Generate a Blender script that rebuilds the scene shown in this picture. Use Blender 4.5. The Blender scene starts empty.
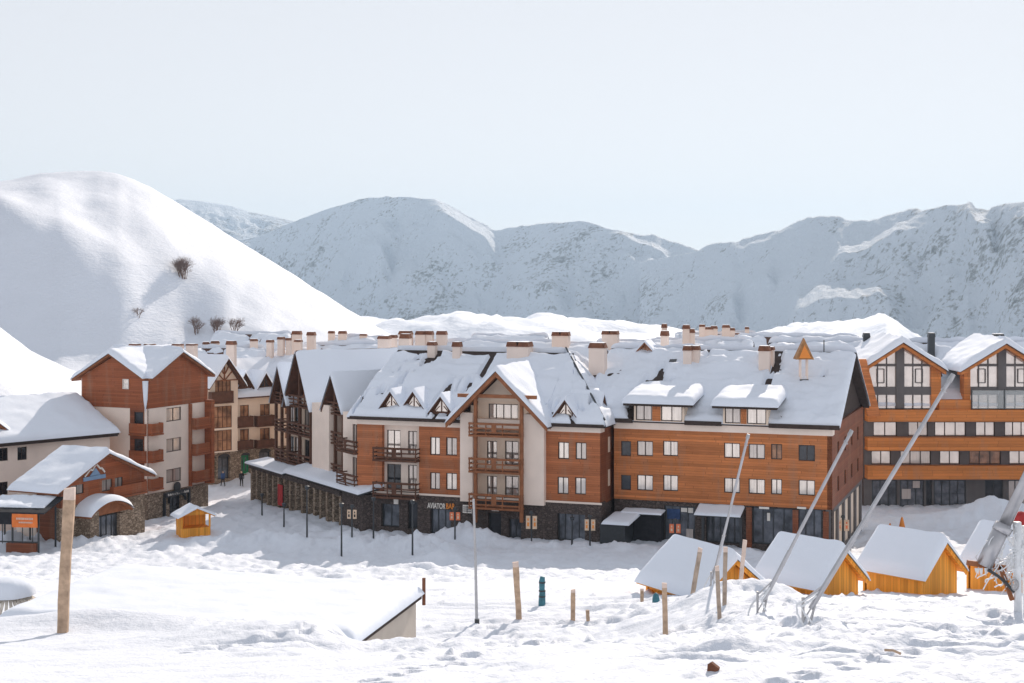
import bpy, bmesh, math, random
import numpy as np
from mathutils import Vector, Matrix, noise
random.seed(7)
C = bpy.context.scene.collection
SC = bpy.context.scene
R = math.radians
F = 1500.0; CX = 512.0; HY = 275.0; CZ = 21.7        # focal length in pixels, horizon row, camera height
SUN_AZ, SUN_EL = 17.0, 27.0                          # degrees right of the view axis, above the horizon

def W(px, py, Y): return Vector(((px-CX)/F*Y, Y, CZ-(py-HY)/F*Y))
def lerp(a, b, t): return a+(b-a)*t
def sst(a, b, x):
    t = min(1, max(0, (x-a)/(b-a))); return t*t*(3-2*t)
def pl(x, pts):
    if x <= pts[0][0]: return pts[0][1]
    for (a, b), (c, d) in zip(pts, pts[1:]):
        if x <= c: return b+(d-b)*(x-a)/(c-a)
    return pts[-1][1]

# ------------------------------------------------------------------ materials
MAT = {}
def nodes(name):
    m = bpy.data.materials.new(name); m.use_nodes = True
    nt = m.node_tree; b = nt.nodes['Principled BSDF']
    MAT[name] = m
    return m, nt, b
def N(nt, t, **kw):
    n = nt.nodes.new(t)
    for k, v in kw.items():
        if k.startswith('i_'): n.inputs[k[2:].replace('_', ' ')].default_value = v
        else: setattr(n, k, v)
    return n
def math_(nt, op, a, b=None):
    n = nt.nodes.new('ShaderNodeMath'); n.operation = op
    for i, v in enumerate((a, b)):
        if v is None: continue
        if isinstance(v, (int, float)): n.inputs[i].default_value = v
        else: nt.links.new(v, n.inputs[i])
    return n.outputs[0]
def ramp(nt, fac, stops):
    r = nt.nodes.new('ShaderNodeValToRGB'); nt.links.new(fac, r.inputs[0])
    els = r.color_ramp.elements
    while len(els) < len(stops): els.new(0.5)
    for e, (p, c) in zip(els, stops): e.position = p; e.color = (*c, 1) if len(c) == 3 else c
    return r.outputs[0]
def mix(nt, fac, a, b, mode='MIX'):
    n = nt.nodes.new('ShaderNodeMix'); n.data_type = 'RGBA'; n.blend_type = mode
    for i, v in ((0, fac), (6, a), (7, b)):
        if isinstance(v, (int, float)): n.inputs[i].default_value = v
        elif isinstance(v, tuple): n.inputs[i].default_value = (*v, 1)
        else: nt.links.new(v, n.inputs[i])
    return n.outputs[2]
def coords(nt): return nt.nodes.new('ShaderNodeTexCoord').outputs['Object']
def noise_(nt, vec, scale, detail=4, rough=.55, out='Fac'):
    n = N(nt, 'ShaderNodeTexNoise'); nt.links.new(vec, n.inputs['Vector'])
    n.inputs['Scale'].default_value = scale; n.inputs['Detail'].default_value = detail; n.inputs['Roughness'].default_value = rough
    return n.outputs[out]
def scaled(nt, vec, s):
    n = N(nt, 'ShaderNodeMapping'); nt.links.new(vec, n.inputs['Vector']); n.inputs['Scale'].default_value = s
    return n.outputs[0]
def bump(nt, b, h, strength, dist):
    n = N(nt, 'ShaderNodeBump'); n.inputs['Strength'].default_value = strength; n.inputs['Distance'].default_value = dist
    nt.links.new(h, n.inputs['Height']); nt.links.new(n.outputs[0], b.inputs['Normal'])
def setp(b, rough=.6, spec=.3, metal=0):
    b.inputs['Roughness'].default_value = rough; b.inputs['Specular IOR Level'].default_value = spec; b.inputs['Metallic'].default_value = metal
def dk(c, f): return tuple(v*f for v in c)

def m_plain(name, c, rough=.7, spec=.3, var=.25, sc=1.5, metal=0, bmp=0):
    m, nt, b = nodes(name); v = coords(nt); f = noise_(nt, v, sc)
    nt.links.new(ramp(nt, f, [(.3, dk(c, 1-var)), (.7, dk(c, 1+var*.5))]), b.inputs['Base Color']); setp(b, rough, spec, metal)
    if bmp: bump(nt, b, noise_(nt, v, sc*6), .5, bmp)
    return m
def m_planks(name, c, w=.16, axis='Z', var=.3, ang=0, rough=.6):
    m, nt, b = nodes(name); v = coords(nt)
    if ang:
        mp = N(nt, 'ShaderNodeMapping'); nt.links.new(v, mp.inputs['Vector']); mp.inputs['Rotation'].default_value = (0, 0, ang); v = mp.outputs[0]
    sx = N(nt, 'ShaderNodeSeparateXYZ'); nt.links.new(v, sx.inputs[0])
    t = math_(nt, 'DIVIDE', sx.outputs[axis], w); fr = math_(nt, 'FRACT', t); fl = math_(nt, 'FLOOR', t)
    wn = N(nt, 'ShaderNodeTexWhiteNoise', noise_dimensions='1D'); nt.links.new(fl, wn.inputs['W'])
    st = scaled(nt, v, (.5, .5, 6) if axis == 'Z' else (7, 7, .5))
    g = noise_(nt, st, 2.2, 5); big = noise_(nt, v, .35, 3)
    tone = math_(nt, 'ADD', math_(nt, 'MULTIPLY', wn.outputs[0], .45), math_(nt, 'MULTIPLY', g, .55))
    tone = math_(nt, 'ADD', math_(nt, 'MULTIPLY', tone, .7), math_(nt, 'MULTIPLY', big, .3))
    col = ramp(nt, tone, [(.25, dk(c, 1-var)), (.5, c), (.75, dk(c, 1+var*.8))])
    line = math_(nt, 'LESS_THAN', fr, .1)
    if axis == 'Z':
        hsum = math_(nt, 'ADD', math_(nt, 'ADD', sx.outputs['X'], math_(nt, 'MULTIPLY', sx.outputs['Y'], .37)), math_(nt, 'MULTIPLY', wn.outputs[0], 9.7))
        jt = math_(nt, 'FRACT', math_(nt, 'DIVIDE', hsum, 3.1)); wb = N(nt, 'ShaderNodeTexWhiteNoise', noise_dimensions='2D')
        cb = N(nt, 'ShaderNodeCombineXYZ'); nt.links.new(fl, cb.inputs[0]); nt.links.new(math_(nt, 'FLOOR', math_(nt, 'DIVIDE', hsum, 3.1)), cb.inputs[1]); nt.links.new(cb.outputs[0], wb.inputs['Vector'])
        col = mix(nt, math_(nt, 'MULTIPLY', wb.outputs[0], .45), col, dk(c, .62)); line = math_(nt, 'MAXIMUM', line, math_(nt, 'LESS_THAN', jt, .012))
        st_ = ramp(nt, noise_(nt, scaled(nt, v, (1.2, 1.2, .22)), .8, 5, .65), [(.52, (0, 0, 0)), (.72, (1, 1, 1))]); col = mix(nt, math_(nt, 'MULTIPLY', st_, .45), col, (.33, .21, .14))
    col = mix(nt, math_(nt, 'MULTIPLY', line, .55), col, dk(c, .3))
    nt.links.new(col, b.inputs['Base Color']); setp(b, rough, .3)
    bump(nt, b, math_(nt, 'MULTIPLY', fr, g), .3, .02)
    return m
def m_stone(name, c1, c2, sc=2.6, gap=.35):
    m, nt, b = nodes(name); v = scaled(nt, coords(nt), (1, 1, 1.7))
    vo = N(nt, 'ShaderNodeTexVoronoi'); nt.links.new(v, vo.inputs['Vector']); vo.inputs['Scale'].default_value = sc
    ve = N(nt, 'ShaderNodeTexVoronoi', feature='DISTANCE_TO_EDGE'); nt.links.new(v, ve.inputs['Vector']); ve.inputs['Scale'].default_value = sc
    sx = N(nt, 'ShaderNodeSeparateColor'); nt.links.new(vo.outputs['Color'], sx.inputs[0])
    n = noise_(nt, v, 9, 3)
    t = math_(nt, 'ADD', math_(nt, 'MULTIPLY', sx.outputs[0], .7), math_(nt, 'MULTIPLY', n, .3))
    col = ramp(nt, t, [(.15, c1), (.5, tuple((a+b_)/2 for a, b_ in zip(c1, c2))), (.85, c2)])
    e = math_(nt, 'LESS_THAN', ve.outputs['Distance'], .06)
    col = mix(nt, e, col, dk(c1, gap))
    nt.links.new(col, b.inputs['Base Color']); setp(b, .85, .2)
    bump(nt, b, ve.outputs['Distance'], .6, .05)
    return m
def m_snow(name, s1, d1, s2, d2, c=(.785, .835, .915), stretch=(1, 1, 1)):
    m, nt, b = nodes(name); v = scaled(nt, coords(nt), stretch)
    f = noise_(nt, v, s1*.4, 3)
    nt.links.new(ramp(nt, f, [(.3, dk(c, .95)), (.7, c)]), b.inputs['Base Color']); setp(b, .75, .25)
    h = math_(nt, 'ADD', math_(nt, 'MULTIPLY', noise_(nt, v, s1, 5, .6), d1), math_(nt, 'MULTIPLY', noise_(nt, v, s2, 4, .6), d2))
    bump(nt, b, h, 1.0, 1.0)
    return m
def m_glass(name, c, metal=.0, rough=.07, folds=True):
    m, nt, b = nodes(name); v = coords(nt)
    if folds:
        st = scaled(nt, v, (5, 5, .25)); f = noise_(nt, st, 1.6, 3); g = noise_(nt, v, .6, 2)
        t = math_(nt, 'ADD', math_(nt, 'MULTIPLY', f, .6), math_(nt, 'MULTIPLY', g, .4))
        nt.links.new(ramp(nt, t, [(.32, dk(c, .72)), (.55, c)]), b.inputs['Base Color'])
    else:
        f = noise_(nt, v, .9, 3)
        nt.links.new(ramp(nt, f, [(.35, dk(c, .5 if c[0] < .4 else .88)), (.65, dk(c, 1.6 if c[0] < .4 else 1.05))]), b.inputs['Base Color'])
    setp(b, rough, .6, metal)
    bump(nt, b, noise_(nt, v, .5, 2), .25, .05)
    return m

m_snow('snow_roof', .6, .05, 9, .006)
m_snow('snow_ground', 3.2, .06, 15, .018, c=(.715, .755, .825))
m_snow('snow_hill', .10, .4, .8, .12, c=(.745, .785, .855), stretch=(1, .6, 2.6))
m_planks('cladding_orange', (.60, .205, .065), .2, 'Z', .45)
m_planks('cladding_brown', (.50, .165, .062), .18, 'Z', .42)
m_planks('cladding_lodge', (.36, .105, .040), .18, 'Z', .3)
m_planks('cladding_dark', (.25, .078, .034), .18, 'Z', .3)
m_planks('balcony_band', (.64, .22, .055), .3, 'Z', .35)
m_planks('hut_wood', (.86, .37, .05), .15, 'Y', .3)
m_planks('hut_side_wood', (.84, .36, .048), .15, 'X', .3)
m_plain('plaster_white', (.88, .745, .645), .85, .2, .08, .6)
m_plain('plaster_cream', (.84, .68, .54), .85, .2, .1, .6)
m_plain('plaster_pink', (.80, .67, .59), .85, .2, .08, .6)
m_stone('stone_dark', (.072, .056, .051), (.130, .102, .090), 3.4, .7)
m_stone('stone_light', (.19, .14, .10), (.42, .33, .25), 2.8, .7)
m_plain('timber', (.30, .115, .05), .7, .3, .3, 2)
m_plain('dark_wood', (.125, .055, .032), .7, .3, .35, 2)
m_plain('roof_tile', (.085, .05, .04), .8, .2, .4, 3)
m_plain('eave_dark', (.06, .042, .036), .8, .2, .3, 3)
m_plain('brown_cap', (.20, .085, .05), .8, .2, .35, 3)
m_plain('frame_dark', (.055, .035, .028), .5, .4, .2, 2)
m_plain('frame_white', (.72, .68, .62), .5, .4, .1, 2)
m_plain('grey_panel', (.135, .125, .125), .6, .3, .15, 1)
m_plain('metal_dark', (.035, .04, .045), .45, .5, .2, 4)
m_plain('metal_pole', (.42, .42, .43), .35, .5, .15, 3, .6)
m_plain('alu', (.46, .46, .48), .35, .5, .15, 3, .8)
m_plain('stake_wood', (.52, .37, .26), .85, .2, .35, 5, 0, .01)
m_plain('stake_grey', (.44, .35, .28), .85, .2, .35, 5, 0, .01)
m_plain('stake_top', (.72, .58, .50), .85, .2, .2, 5)
m_plain('teal_pad', (.055, .19, .24), .6, .4, .3, 4)
m_plain('concrete', (.52, .46, .40), .9, .15, .12, 1.2)
m_plain('orange_cloth', (.80, .22, .06), .8, .2, .15, 2)
m_plain('sign_cream', (.72, .53, .38), .6, .3, .2, 3)
m_plain('sign_orange', (.75, .20, .09), .6, .3, .2, 3)
m_plain('sign_white', (.80, .76, .70), .6, .3, .06, 3)
m_plain('letter_orange', (.80, .27, .05), .5, .3, .05, 3)
m_plain('green_paint', (.03, .22, .10), .6, .3, .2, 2)
m_plain('logo_blue', (.22, .33, .48), .6, .3, .1, 2)
m_plain('bark', (.24, .16, .13), .9, .1, .35, 4)
m_plain('black_cloth', (.03, .03, .035), .9, .2, .3, 3)
m_plain('blue_cloth', (.05, .09, .2), .9, .2, .3, 3)
m_plain('red_cloth', (.45, .05, .05), .9, .2, .3, 3)
m_plain('skin', (.55, .36, .27), .7, .3, .1, 3)
m_plain('ice', (.80, .82, .84), .35, .5, .1, 6, 0, .03)
m_plain('straw', (.66, .60, .52), .9, .1, .3, 5)
m_plain('copper', (.42, .20, .07), .6, .4, .3, 3)
m_glass('curtain', (.90, .81, .73), .55)
m_glass('curtain_grey', (.66, .59, .54), .45)
m_glass('glass_dark', (.028, .030, .036), 0, .05, False)
m_glass('glass_shop', (.13, .14, .16), .35, .05, False)
m_glass('glass_sky', (.84, .76, .70), .5, .06, False)  # pinkish base colour paints in the reflection of the snow slope
m_glass('glass_red', (.30, .15, .08), .0, .08, False)

# ------------------------------------------------------------------ mesh builder
ROOT = {}
class MB:
    def __init__(s): s.v = []; s.f = []; s.m = []
    def add(s, pts, faces, m=0):
        o = len(s.v); s.v += [Vector(p) for p in pts]
        for f in faces: s.f.append([o+i for i in f]); s.m.append(m)
    def poly(s, pts, m=0): s.add(pts, [range(len(pts))], m)
    def prism(s, pts, vec, m=0):
        n = len(pts); vec = Vector(vec); pts = [Vector(p) for p in pts]
        s.add(pts+[p+vec for p in pts], [list(range(n))[::-1], list(range(n, 2*n))]+[[i, (i+1) % n, n+(i+1) % n, n+i] for i in range(n)], m)
    def box(s, fr, s0, s1, d0, d1, z0, z1, m=0):
        s.prism([fr.pt(s0, d0, z0), fr.pt(s1, d0, z0), fr.pt(s1, d1, z0), fr.pt(s0, d1, z0)], (0, 0, z1-z0), m)
    def bar(s, a, b, w, h=None, m=0, up=Vector((0, 0, 1))):
        a = Vector(a); b = Vector(b); h = h or w; d = (b-a).normalized()
        x = d.cross(up)
        if x.length < 1e-3: x = Vector((1, 0, 0))
        x.normalize(); y = x.cross(d).normalized()
        s.prism([a+x*w/2+y*h/2, a-x*w/2+y*h/2, a-x*w/2-y*h/2, a+x*w/2-y*h/2], b-a, m)
    def tube(s, pts, rs, n=8, m=0):
        pts = [Vector(p) for p in pts]
        if isinstance(rs, (int, float)): rs = [rs]*len(pts)
        o = len(s.v)
        for i, p in enumerate(pts):
            d = (pts[min(i+1, len(pts)-1)]-pts[max(i-1, 0)]).normalized()
            x = d.orthogonal().normalized(); 
            x = d.cross(Vector((.31, .87, .2)) if abs(d.dot(Vector((.31, .87, .2)).normalized())) < .95 else Vector((1, 0, 0))).normalized()
            y = d.cross(x)
            for k in range(n):
                t = 2*math.pi*k/n; s.v.append(p+(x*math.cos(t)+y*math.sin(t))*rs[i])
        for i in range(len(pts)-1):
            for k in range(n):
                s.f.append([o+i*n+k, o+i*n+(k+1) % n, o+(i+1)*n+(k+1) % n, o+(i+1)*n+k]); s.m.append(m)
        s.f.append([o+k for k in range(n)][::-1]); s.m.append(m)
        q = o+(len(pts)-1)*n; s.f.append([q+k for k in range(n)]); s.m.append(m)
    def grid(s, rows, m=0, closed=False):
        o = len(s.v); nr = len(rows); nc = len(rows[0])
        for r in rows: s.v += r
        for i in range(nr-1):
            for j in range(nc-1 if not closed else nc):
                s.f.append([o+i*nc+j, o+i*nc+(j+1) % nc, o+(i+1)*nc+(j+1) % nc, o+(i+1)*nc+j]); s.m.append(m)
    def build(s, name, mats, parent=None, smooth=False, loc=None, recalc=True):
        if isinstance(mats, str): mats = [mats]
        base = Vector((0, 0, 0))
        if parent is not None: base = ROOT[parent.name]
        elif loc is not None: base = Vector(loc)
        me = bpy.data.meshes.new(name)
        me.from_pydata([tuple(v-base) for v in s.v], [], s.f)
        for k in mats: me.materials.append(MAT[k])
        me.polygons.foreach_set('material_index', s.m)
        if recalc:
            bm = bmesh.new(); bm.from_mesh(me); bmesh.ops.recalc_face_normals(bm, faces=bm.faces); bm.to_mesh(me); bm.free()
        if smooth: me.polygons.foreach_set('use_smooth', [True]*len(me.polygons))
        me.update()
        o = bpy.data.objects.new(name, me); C.objects.link(o)
        if parent is not None: o.parent = parent
        else: o.location = base
        ROOT[o.name] = base
        return o

def tag(o, label, cat, group=None, kind=None):
    if label: o['label'] = label
    if cat: o['category'] = cat
    if group: o['group'] = group
    if kind: o['kind'] = kind
    return o
def thing(name, label, cat, loc, group=None):
    o = bpy.data.objects.new(name, None); C.objects.link(o); o.location = loc; o.empty_display_size = .3
    ROOT[o.name] = Vector(loc)
    return tag(o, label, cat, group)
def dup(root, loc, rz=None, label=None, scale=None):
    r = root.copy(); C.objects.link(r); r.location = loc
    if rz is not None: r.rotation_euler = (0, 0, rz)
    if scale: r.scale = scale if isinstance(scale, tuple) else (scale,)*3
    if label: r['label'] = label
    for ch in [o for o in C.objects if o.parent == root]:
        c = ch.copy(); C.objects.link(c); c.parent = r
        for g in [o for o in C.objects if o.parent == ch]:
            d = g.copy(); C.objects.link(d); d.parent = c
    return r

class Fr:                                            # an upright plane: s runs right along it, d outwards, z up
    def __init__(f, x, y, a):
        a = R(a); f.x, f.y = x, y; f.u = Vector((math.cos(a), -math.sin(a), 0)); f.n = Vector((-math.sin(a), -math.cos(a), 0))
    def pt(f, s, d, z): return Vector((f.x+f.u.x*s+f.n.x*d, f.y+f.u.y*s+f.n.y*d, z))
    def s(f, px, d=0):
        k = (px-CX)/F; x = f.x+f.n.x*d; y = f.y+f.n.y*d
        return (k*y-x)/(f.u.x-k*f.u.y)
    def z(f, px, py, d=0):
        Y = f.y+f.n.y*d+f.u.y*f.s(px, d); return CZ-(py-HY)/F*Y
    def rect(f, px0, py0, px1, py1, d=0):
        pm = (px0+px1)/2; return (f.s(px0, d), f.s(px1, d), f.z(pm, py1, d), f.z(pm, py0, d))

def wall_holes(mb, fr, s0, s1, z0, z1, holes, d=0, rev=.16, m=0):
    hs = [(max(a, s0), min(b, s1), max(c, z0), min(e, z1)) for a, b, c, e in holes if a < s1-.02 and b > s0+.02 and c < z1-.02 and e > z0+.02]
    S = sorted({s0, s1}|{h[0] for h in hs}|{h[1] for h in hs}); Z = sorted({z0, z1}|{h[2] for h in hs}|{h[3] for h in hs})
    for a, b in zip(S, S[1:]):
        for c, e in zip(Z, Z[1:]):
            x, y = (a+b)/2, (c+e)/2
            if any(h[0] < x < h[1] and h[2] < y < h[3] for h in hs): continue
            mb.poly([fr.pt(a, d, c), fr.pt(b, d, c), fr.pt(b, d, e), fr.pt(a, d, e)], m)
    for a, b, c, e in hs:
        q = [fr.pt(a, d, c), fr.pt(b, d, c), fr.pt(b, d, e), fr.pt(a, d, e)]; g = [p-fr.n*rev for p in q]
        for i in range(4): mb.poly([q[i], q[(i+1) % 4], g[(i+1) % 4], g[i]], m)

def window(root, fr, rc, d=0, cols=2, rows=1, pane='curtain', frame='frame_dark', rev=.16, fw=.07, name='window', proud=False):
    s0, s1, z0, z1 = rc
    b0 = d+.012 if proud else d-rev+.012; b1 = b0+.06
    mb = MB()
    mb.box(fr, s0, s0+fw, b0, b1, z0, z1); mb.box(fr, s1-fw, s1, b0, b1, z0, z1)
    mb.box(fr, s0+fw, s1-fw, b0, b1, z0, z0+fw); mb.box(fr, s0+fw, s1-fw, b0, b1, z1-fw, z1)
    for k in range(1, cols):
        x = lerp(s0, s1, k/cols); mb.box(fr, x-fw*.45, x+fw*.45, b0, b1-.005, z0+fw, z1-fw)
    for k in range(1, rows):
        x = lerp(z0, z1, k/rows); mb.box(fr, s0+fw, s1-fw, b0, b1-.01, x-fw*.35, x+fw*.35)
    w = mb.build(name, frame, root)
    mb = MB(); mb.poly([fr.pt(s0, b0+.006, z0), fr.pt(s1, b0+.006, z0), fr.pt(s1, b0+.006, z1), fr.pt(s0, b0+.006, z1)])
    mb.build('pane', pane, w)
    return rc

def balcony(root, fr, s0, s1, z0, zr, d0, d1, mat='timber', solid=False, bars=3):
    mb = MB(); mb.box(fr, s0, s1, d0, d1, z0-.16, z0)
    b = mb.build('balcony', mat, root)
    mb = MB(); e = d1-.06
    if solid:
        mb.box(fr, s0, s1, e-.05, e, z0+.03, zr); mb.box(fr, s0, s0+.05, d0, e-.052, z0+.03, zr); mb.box(fr, s1-.05, s1, d0, e-.052, z0+.03, zr)
    else:
        n = max(2, round((s1-s0)/1.6)+1)
        for k in range(n):
            x = lerp(s0+.06, s1-.06, k/(n-1)); mb.box(fr, x-.05, x+.05, e-.06, e+.02, z0+.002, zr-.05)
        for k in range(bars):
            z = lerp(z0+.22, zr-.1, k/(bars-1)) if bars > 1 else zr
            mb.box(fr, s0, s1, e+.022, e+.06, z-.06, z+.06)
        mb.box(fr, s0, s1, e-.07, e+.062, zr-.049, zr+.02)
        for sx in (s0+.02, s1-.02):
            for k in range(bars):
                z = lerp(z0+.22, zr-.1, k/(bars-1)); mb.box(fr, sx-.02, sx+.02, d0, e-.072, z-.06, z+.06)
        xm = (s0+s1)/2; mb.box(fr, xm-.22, xm+.22, e+.062, e+.08, z0+.25, zr-.12)
    mb.build('railing', mat, b)

def snow_slab(mb, A, B, Cc, D, t, taper=(1, 1, 1, 0), n=(26, 16), over=.12, seed=0, amp=.25, lump=.5, r=None, v1=1.0, droop=0, bare=0):
    """snow lying on the roof plane A,B (eave) C,D (ridge): rounded at the tapered edges (left, right, eave, ridge)"""
    A, B, Cc, D = map(Vector, (A, B, Cc, D)); nu, nv = n; r = r or t*1.1
    ue = (B-A).normalized(); ve = ((D-A)+(Cc-B)).normalized()
    if taper[0]: A = A-ue*over; D = D-ue*over
    if taper[1]: B = B+ue*over; Cc = Cc+ue*over
    if taper[2]: A = A-ve*over; B = B-ve*over
    if v1 < 1: Cc, D = B.lerp(Cc, v1), A.lerp(D, v1)
    lu = ((B-A).length+(Cc-D).length)/2; lv = ((D-A).length+(Cc-B).length)/2
    def ks(n, t0, t1):                               # more rows near rounded edges
        o = []
        for i in range(n+1):
            x = i/n
            if t0 and t1: x = .5-.5*math.cos(math.pi*x)*(.75+.25*abs(math.cos(math.pi*x)))
            elif t0: x = x**1.6
            elif t1: x = 1-(1-x)**1.6
            o.append(min(1, max(0, x)))
        o[0] = 0; o[-1] = 1
        return o
    U = ks(nu, taper[0], taper[1]); V = ks(nv, taper[2], taper[3])
    def prof(x): return math.sqrt(max(0, 1-(1-min(1, x))**2))
    top = []; bot = []
    for v in V:
        a = A.lerp(D, v); b = B.lerp(Cc, v); tr = []; br = []
        for u in U:
            p = a.lerp(b, u); k = 1.0
            if taper[0]: k *= prof(u*lu/r)
            if taper[1]: k *= prof((1-u)*lu/r)
            if taper[2]: k *= prof(v*lv/r)
            if taper[3]: k *= prof((1-v)*lv/r)
            q = p*lump+Vector((seed*7.3, seed*3.1, 0))
            h = t*k*(1+amp*noise.fractal(q, .8, 2, 3))+.03+.03*k*noise.noise(p*2.1)
            if lu > 5: h += k*t*amp*.55*noise.fractal(Vector((u*lu*.16+seed, v*lv*1.15+.6*noise.noise(p*.3), seed)), .9, 2, 3)
            if bare:
                bb = noise.fractal(Vector((u*lu*.30+seed*1.7, v*lv*.10+.25*noise.noise(p*.5), seed*.9)), .8, 2.1, 4)+.22*(1 if v > .86 else 0)*noise.noise(p*.8)
                h = lerp(h, -.04, sst(.62-bare, .70-bare, bb))
                if h < .04: tr.append(p+Vector((0, 0, h))); br.append(p+Vector((0, 0, -.05))); continue
            dz = -droop*(1-min(1, v*lv/.5))**2 if taper[2] else 0
            tr.append(p+Vector((0, 0, max(.035, h)+dz))); br.append(p+Vector((0, 0, .012+dz*.6)))
        top.append(tr); bot.append(br)
    mb.grid(top)
    o = len(mb.v)
    ring_t = top[0]+[r_[-1] for r_ in top[1:]]+top[-1][-2::-1]+[r_[0] for r_ in top[-2:0:-1]]
    ring_b = bot[0]+[r_[-1] for r_ in bot[1:]]+bot[-1][-2::-1]+[r_[0] for r_ in bot[-2:0:-1]]
    k = len(ring_t); mb.v += ring_t+ring_b
    for i in range(k): mb.f.append([o+i, o+(i+1) % k, o+k+(i+1) % k, o+k+i]); mb.m.append(0)

def roof_slab(mb, A, B, Cc, D, th=.22, m=0):
    mb.prism([A, B, Cc, D], (0, 0, -th), m)
def gable_roof(root, fr, s0, s1, d0, d1, ze, zr, ov=.45, ovl=None, ovr=None, th=.22, snow=.35, mat='roof_tile', seed=0, v1=1.0, tap=(1, 1), amp=.25, n=(22, 14), sides=(1, 1)):
    """ridge runs along d (front d1 to back d0): gable faces fr.n"""
    sm = (s0+s1)/2; sl = (zr-ze)/(sm-s0)
    ol = ov if ovl is None else ovl; orr = ov if ovr is None else ovr; e0, e1 = s0-ol, s1+orr; zl, zz = ze-sl*ol, ze-sl*orr
    mb = MB(); g = .012
    L = [fr.pt(e0, d0, zl), fr.pt(e0, d1, zl), fr.pt(sm, d1, zr), fr.pt(sm, d0, zr)]
    Q = [fr.pt(e1, d1, zz), fr.pt(e1, d0, zz), fr.pt(sm, d0, zr), fr.pt(sm, d1, zr)]
    roof_slab(mb, *L, th); roof_slab(mb, *Q, th)
    r = mb.build('roof', mat, root)
    if snow:
        mb = MB()
        if sides[0]: snow_slab(mb, *L, snow, (tap[0], tap[1], 0 if ovl is not None else 1, 0), n, seed=seed, v1=v1, amp=amp)
        if sides[1]: snow_slab(mb, *Q, snow, (tap[1], tap[0], 0 if ovr is not None else 1, 0), n, seed=seed+1, v1=v1, amp=amp)
        mb.build('snow_cover', 'snow_roof', r, smooth=True, recalc=False)
    return r
def ridge_roof(root, fr, s0, s1, d0, d1, ze, zr, ov=.5, bare=0, ovs=.3, th=.22, snow=.35, mat='roof_tile', seed=0, v1=1.0, amp=.25, n=(60, 18), back=True, tap=(1, 1)):
    """ridge runs along s: eave faces fr.n"""
    dm = (d0+d1)/2; sl = (zr-ze)/(d1-dm); zz = ze-sl*ov; a, b = s0-ovs, s1+ovs
    Fq = [fr.pt(a, d1+ov, zz), fr.pt(b, d1+ov, zz), fr.pt(b, dm, zr), fr.pt(a, dm, zr)]
    Bq = [fr.pt(b, d0-ov, zz), fr.pt(a, d0-ov, zz), fr.pt(a, dm, zr), fr.pt(b, dm, zr)]
    mb = MB(); roof_slab(mb, *Fq, th); roof_slab(mb, *Bq, th)
    r = mb.build('roof', mat, root)
    if snow:
        mb = MB(); snow_slab(mb, *Fq, snow, (tap[0], tap[1], 1, 0 if v1 == 1 else 1), n, seed=seed, v1=v1, amp=amp, bare=bare)
        snow_slab(mb, *Bq, snow, (tap[1], tap[0], 1, 0), (n[0]//2, 8), seed=seed+3, amp=amp)
        mb.build('snow_cover', 'snow_roof', r, smooth=True, recalc=False)
    return r
def chimney(roof, px, yt, yb, w, Y, a=20, deep=1.2, mat='plaster_pink', cap='brown_cap', name='chimney', pots=1):
    c = W(px, yb, Y); top = W(px, yt, Y).z; ww = w/F*Y; fr = Fr(c.x, c.y, a); dd = max(.6, ww*.6)
    ch = min(.5, (top-c.z)*.3)
    mb = MB(); mb.box(fr, -ww/2, ww/2, -dd, 0, c.z-deep, top-ch*.9, 0)
    k = max(1, round(ww/1.1)) if pots else 1
    for i in range(k):
        a0 = lerp(-ww/2-.06, ww/2+.06, i/k); a1 = lerp(-ww/2-.06, ww/2+.06, (i+1)/k)-.01
        z0 = top-ch*.896
        mb.prism([fr.pt(a0, .08, z0), fr.pt(a1, .08, z0), fr.pt(a1-.12*(a1-a0), .08, top), fr.pt(a0+.12*(a1-a0), .08, top)], fr.n*-(dd+.16), 1)
    mb.poly([fr.pt(-ww/2+.05, .03, top+.012), fr.pt(ww/2-.05, .03, top+.012), fr.pt(ww/2-.05, -dd, top+.03), fr.pt(-ww/2+.05, -dd, top+.03)], 2)
    return mb.build(name, [mat, cap, 'snow_roof'], roof)
HAZE = 0.00009
SKY_GAMMA, SKY_SAT, SKY_VAL = .24, .42, 1.54
# ------------------------------------------------------------------ camera, sky, sun
cam = bpy.data.cameras.new('Camera'); co = bpy.data.objects.new('Camera', cam); C.objects.link(co); SC.camera = co
co.location = (0, 0, CZ); co.rotation_euler = (R(90), 0, 0)
cam.sensor_width = 36; cam.lens = F/1024*36; cam.shift_y = (HY-341.5)/1024; cam.clip_start = .5; cam.clip_end = 20000
w = bpy.data.worlds.new('World'); SC.world = w; w.use_nodes = True; nt = w.node_tree
sky = nt.nodes.new('ShaderNodeTexSky'); sky.sky_type = 'NISHITA'; sky.sun_disc = False
sky.sun_elevation = R(SUN_EL); sky.sun_rotation = R(SUN_AZ); sky.altitude = 2200; sky.air_density = 1.0; sky.dust_density = .3; sky.ozone_density = 1.5
bg = nt.nodes['Background']; bg.inputs[1].default_value = .15
gm = nt.nodes.new('ShaderNodeGamma'); gm.inputs['Gamma'].default_value = SKY_GAMMA
hs = nt.nodes.new('ShaderNodeHueSaturation'); hs.inputs['Saturation'].default_value = SKY_SAT; hs.inputs['Value'].default_value = SKY_VAL; hs.inputs['Hue'].default_value = .53
nt.links.new(sky.outputs[0], gm.inputs['Color']); nt.links.new(gm.outputs[0], hs.inputs['Color']); nt.links.new(hs.outputs[0], bg.inputs[0])
sl = bpy.data.lights.new('sun', 'SUN'); sl.energy = 2.0; sl.angle = R(.5); sl.color = (1, .88, .77)
so = bpy.data.objects.new('sun', sl); C.objects.link(so)
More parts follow.
